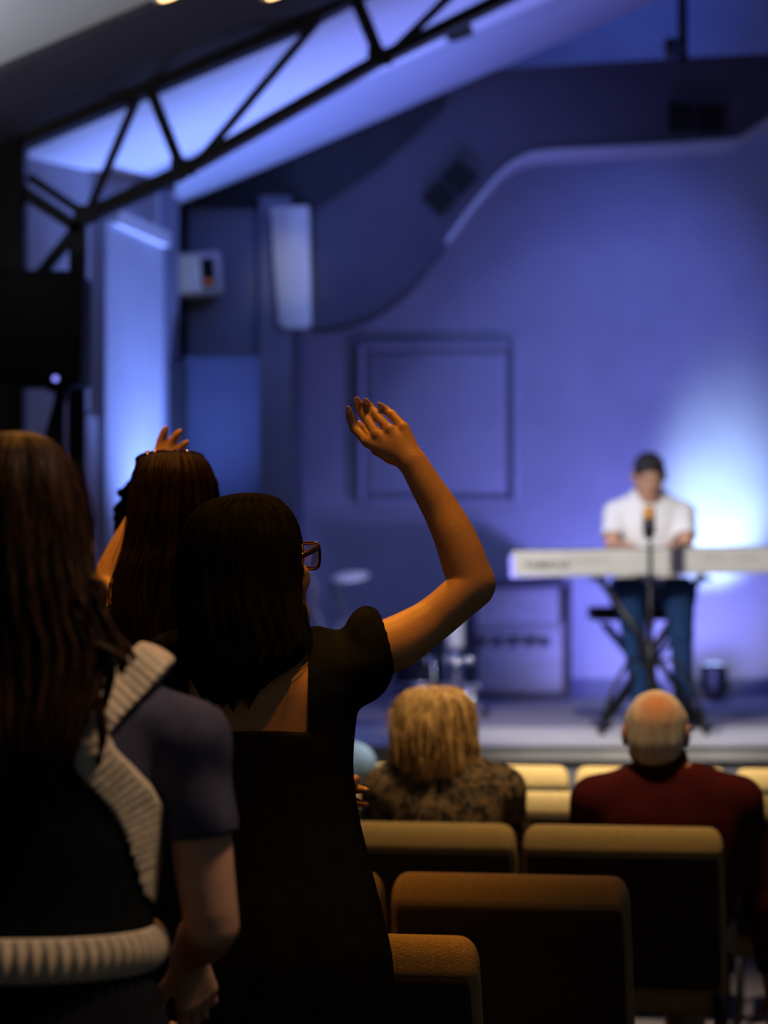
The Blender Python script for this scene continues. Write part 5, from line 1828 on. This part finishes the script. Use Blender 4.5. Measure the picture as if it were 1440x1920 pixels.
# shirt collar
fd = Field((c.x - 0.12, YM - 0.12, 0.93), (c.x + 0.12, YM + 0.14, 1.10), 0.004)
fd.cap((c.x - 0.012, YM - 0.012, 0.98), (c.x - 0.02, YM - 0.008, 1.055), 0.080, 0.070, 0.01)
fd.cap((c.x - 0.012, YM - 0.012, 0.90), (c.x - 0.02, YM - 0.008, 1.14), 0.064, 0.064, 0.0, sub=True)
fd.F = np.maximum(fd.F, np.maximum(0.95 - fd.ax[2], fd.ax[2] - 1.062)[None, None, :])
fd.build('collar', M_red_shirt, om)
# his spectacles and hearing aid
gm = bpy.data.objects.new('glasses', None); COL.objects.link(gm); gm.parent = om
bm = bmesh.new()
for s in (-1, 1):
    bm_tube(bm, smooth_pts([To((s * (0.033 + 0.024 * math.cos(a)), 0.105 - 0.008 * abs(math.cos(a)), 0.004 + 0.018 * math.sin(a))) for a in np.linspace(0, 2 * PI, 13)], 2), 0.0016, 6)
    bm_tube(bm, [To((s * 0.058, 0.1, 0.012)), To((s * 0.078, 0.04, 0.012)), To((s * 0.086, -0.012, 0.012)), To((s * 0.084, -0.035, -0.012))], 0.0018, 6)
bm_tube(bm, [To((-0.01, 0.107, 0.006)), To((0.01, 0.107, 0.006))], 0.0016, 6)
link_bm('frame', bm, M_chrome, gm, True)
pe = P(1297, 1365, YM - 0.03)
ball('hearing_aid', To((0.093, -0.022, 0.014)), 0.009, M_chrome, om)
# denim person, row ahead
YD = 7.32
c = P(548, 1480, YD)
dm, hcd, Td, Rd = seated('person', 'seated person in a light blue denim jacket, almost hidden behind the black dress', c.x, YD, 1.24, 0.985, 0.225, M_skin, M_denim, M_darkpants, h=0.008)
fd = Field(np.array(hcd) - 0.16, np.array(hcd) + 0.16, 0.006)
fd.ell(hcd + Vector((0, -0.018, 0.025)), (0.088, 0.105, 0.095), None, 0.01)
fd.ell(hcd + Vector((0, 0.10, -0.05)), (0.09, 0.08, 0.10), None, 0.01, sub=True)
fd.build('hair', M_hair_dbrown, dm)

# ---------- the player at the stage piano, facing the hall
YP = 12.06
hcp = P(1217, 893, YP - 0.06)
px_ = P(1216, 980, YP).x
PL = thing('person', 'man in a white T-shirt and blue jeans playing the stage piano', 'person', (px_, YP, STZ))
fd = Field((px_ - 0.36, YP - 0.95, STZ + 0.02), (px_ + 0.36, YP + 0.32, 2.26), 0.006)
Tp, Rp = add_head(fd, hcp, PI, math.radians(-24))
fd.cap(hcp + Vector((0, 0.035, -0.05)), (px_, YP + 0.02, 1.90), 0.056, 0.066, 0.03)
torp = lambda o: [(1.36, px_, YP + 0.10, 0.165 + o, 0.12 + o), (1.46, px_, YP + 0.10, 0.165 + o, 0.12 + o), (1.58, px_, YP + 0.075, 0.165 + o, 0.118 + o), (1.72, px_, YP + 0.045, 0.185 + o, 0.122 + o), (1.80, px_, YP + 0.03, 0.178 + o, 0.115 + o),
                  (1.86, px_, YP + 0.025, 0.145 + o, 0.095 + o), (1.92, px_, YP + 0.02, 0.11 + o, 0.075 + o), (1.945, px_, YP + 0.02, 0.065 + o, 0.06 + o)]
fd.loft(torp(-0.012), 0.03)
armsP = []
for s, (sx, ex, wxp) in ((-1, (1154, 1148, 1178)), (1, (1283, 1287, 1262))):
    S_ = P(sx, 962, YP); S_.y = YP + 0.02
    E_ = P(ex, 1032, YP - 0.10)
    Wp_ = P(wxp, 1032, YP - 0.34); Wp_.z = 1.675
    fd.cap((px_ + s * 0.09, YP + 0.02, 1.885), S_, 0.05, 0.055, 0.04)
    add_arm(fd, S_, E_, Wp_, 1.1)
    add_hand(fd, Wp_, (-s * 0.15, -1, -0.15), (0, 0, 1), (-s, 0, 0), 0.45)
    armsP.append((S_, E_, Wp_))
knP = []
for s, (kx, axx, ay) in ((-1, (1180, 1204, 1345)), (1, (1274, 1283, 1342))):
    H_ = Vector((px_ + s * 0.10, YP + 0.06, 1.445)); K_ = P(kx, 1112, YP - 0.44); A_ = P(axx, ay, YP - 0.34 + 0.0); A_.z = STZ + 0.09
    fd.cap(H_, K_, 0.085, 0.06, 0.03)
    fd.cap(K_, A_, 0.055, 0.038, 0.03)
    knP.append((H_, K_, A_))
fd.build('body', M_skin_pale, PL)
fd = Field((px_ - 0.36, YP - 0.25, 1.40), (px_ + 0.36, YP + 0.32, 2.0), 0.006)
fd.loft([r for r in torp(0.006)], 0.02)
for S_, E_, Wp_ in armsP:
    fd.cap((px_ + (S_.x - px_) * 0.28, YP + 0.02, 1.925), S_ + Vector((0, 0, 0.0)), 0.045, 0.052, 0.06)
    fd.cap(S_, S_.lerp(E_, 0.72), 0.058, 0.062, 0.03)
    d = (E_ - S_).normalized()
for S_, E_, Wp_ in armsP:
    fd.cap(S_.lerp(E_, 0.86), E_, 0.075, 0.075, 0.0, sub=True)
fd.cap((px_, YP + 0.02, 1.945), (px_, YP - 0.02, 2.05), 0.070, 0.072, 0.0, sub=True)
def ts_post(V):
    V = V.copy()
    V[:, 1] += np.sin(V[:, 2] * 45 + V[:, 0] * 25) * 0.004 * np.clip((1.75 - V[:, 2]) * 5, 0, 1)
    return V
fd.build('t_shirt', M_white_shirt, PL, ts_post)
fd = Field((px_ - 0.30, YP - 0.60, STZ + 0.03), (px_ + 0.30, YP + 0.32, 1.52), 0.007)
fd.loft([(1.362, px_, YP + 0.10, 0.17, 0.13), (1.48, px_, YP + 0.10, 0.172, 0.128)], 0.03)
for H_, K_, A_ in knP:
    fd.cap(H_, K_, 0.105, 0.086, 0.03)
    fd.cap(K_, K_.lerp(A_, 0.35), 0.080, 0.060, 0.02)
    fd.cap(K_.lerp(A_, 0.35), A_, 0.060, 0.050, 0.02)
fd.build('jeans', M_jeans, PL)
add_shoes(PL, [tuple(A_) for H_, K_, A_ in knP], [(A_.x + s * 0.05, A_.y - 0.17, STZ + 0.03) for s, (H_, K_, A_) in zip((-1, 1), knP)], M_black_plastic)
fd = Field(np.array(hcp) - 0.16, np.array(hcp) + 0.16, 0.005)
fd.ell(Tp((0, -0.016, 0.036)), (0.081, 0.101, 0.086), Rp, 0.01)
fd.ell(Tp((0, 0.115, -0.035)), (0.085, 0.085, 0.098), Rp, 0.008, sub=True)
fd.ell(Tp((0, 0.0, -0.13)), (0.12, 0.12, 0.10), Rp, 0.008, sub=True)
fd.build('hair', mat('short_dark_hair', (0.035, 0.03, 0.032), 0.7, 0.3, 60, 0.5, 200, spec=0.1), PL)
bm = bmesh.new()
for s in (-1, 1):
    bm_tube(bm, [Tp((s * 0.014, 0.092, 0.023)), Tp((s * 0.03, 0.09, 0.028)), Tp((s * 0.046, 0.078, 0.022))], [0.003, 0.0042, 0.002], 6)
link_bm('eyebrows', bm, M_hair_black, PL, True)
bm = bmesh.new()
bmesh.ops.create_uvsphere(bm, u_segments=12, v_segments=8, radius=1, matrix=Matrix.Translation(Tp((0, 0.090, -0.063))) @ Matrix(Rp.tolist()).to_4x4() @ Matrix.Diagonal((0.022, 0.006, 0.004, 1)))
link_bm('lips', bm, mat('lip', (0.42, 0.16, 0.13), 0.5, 0.05, 9), PL, True)
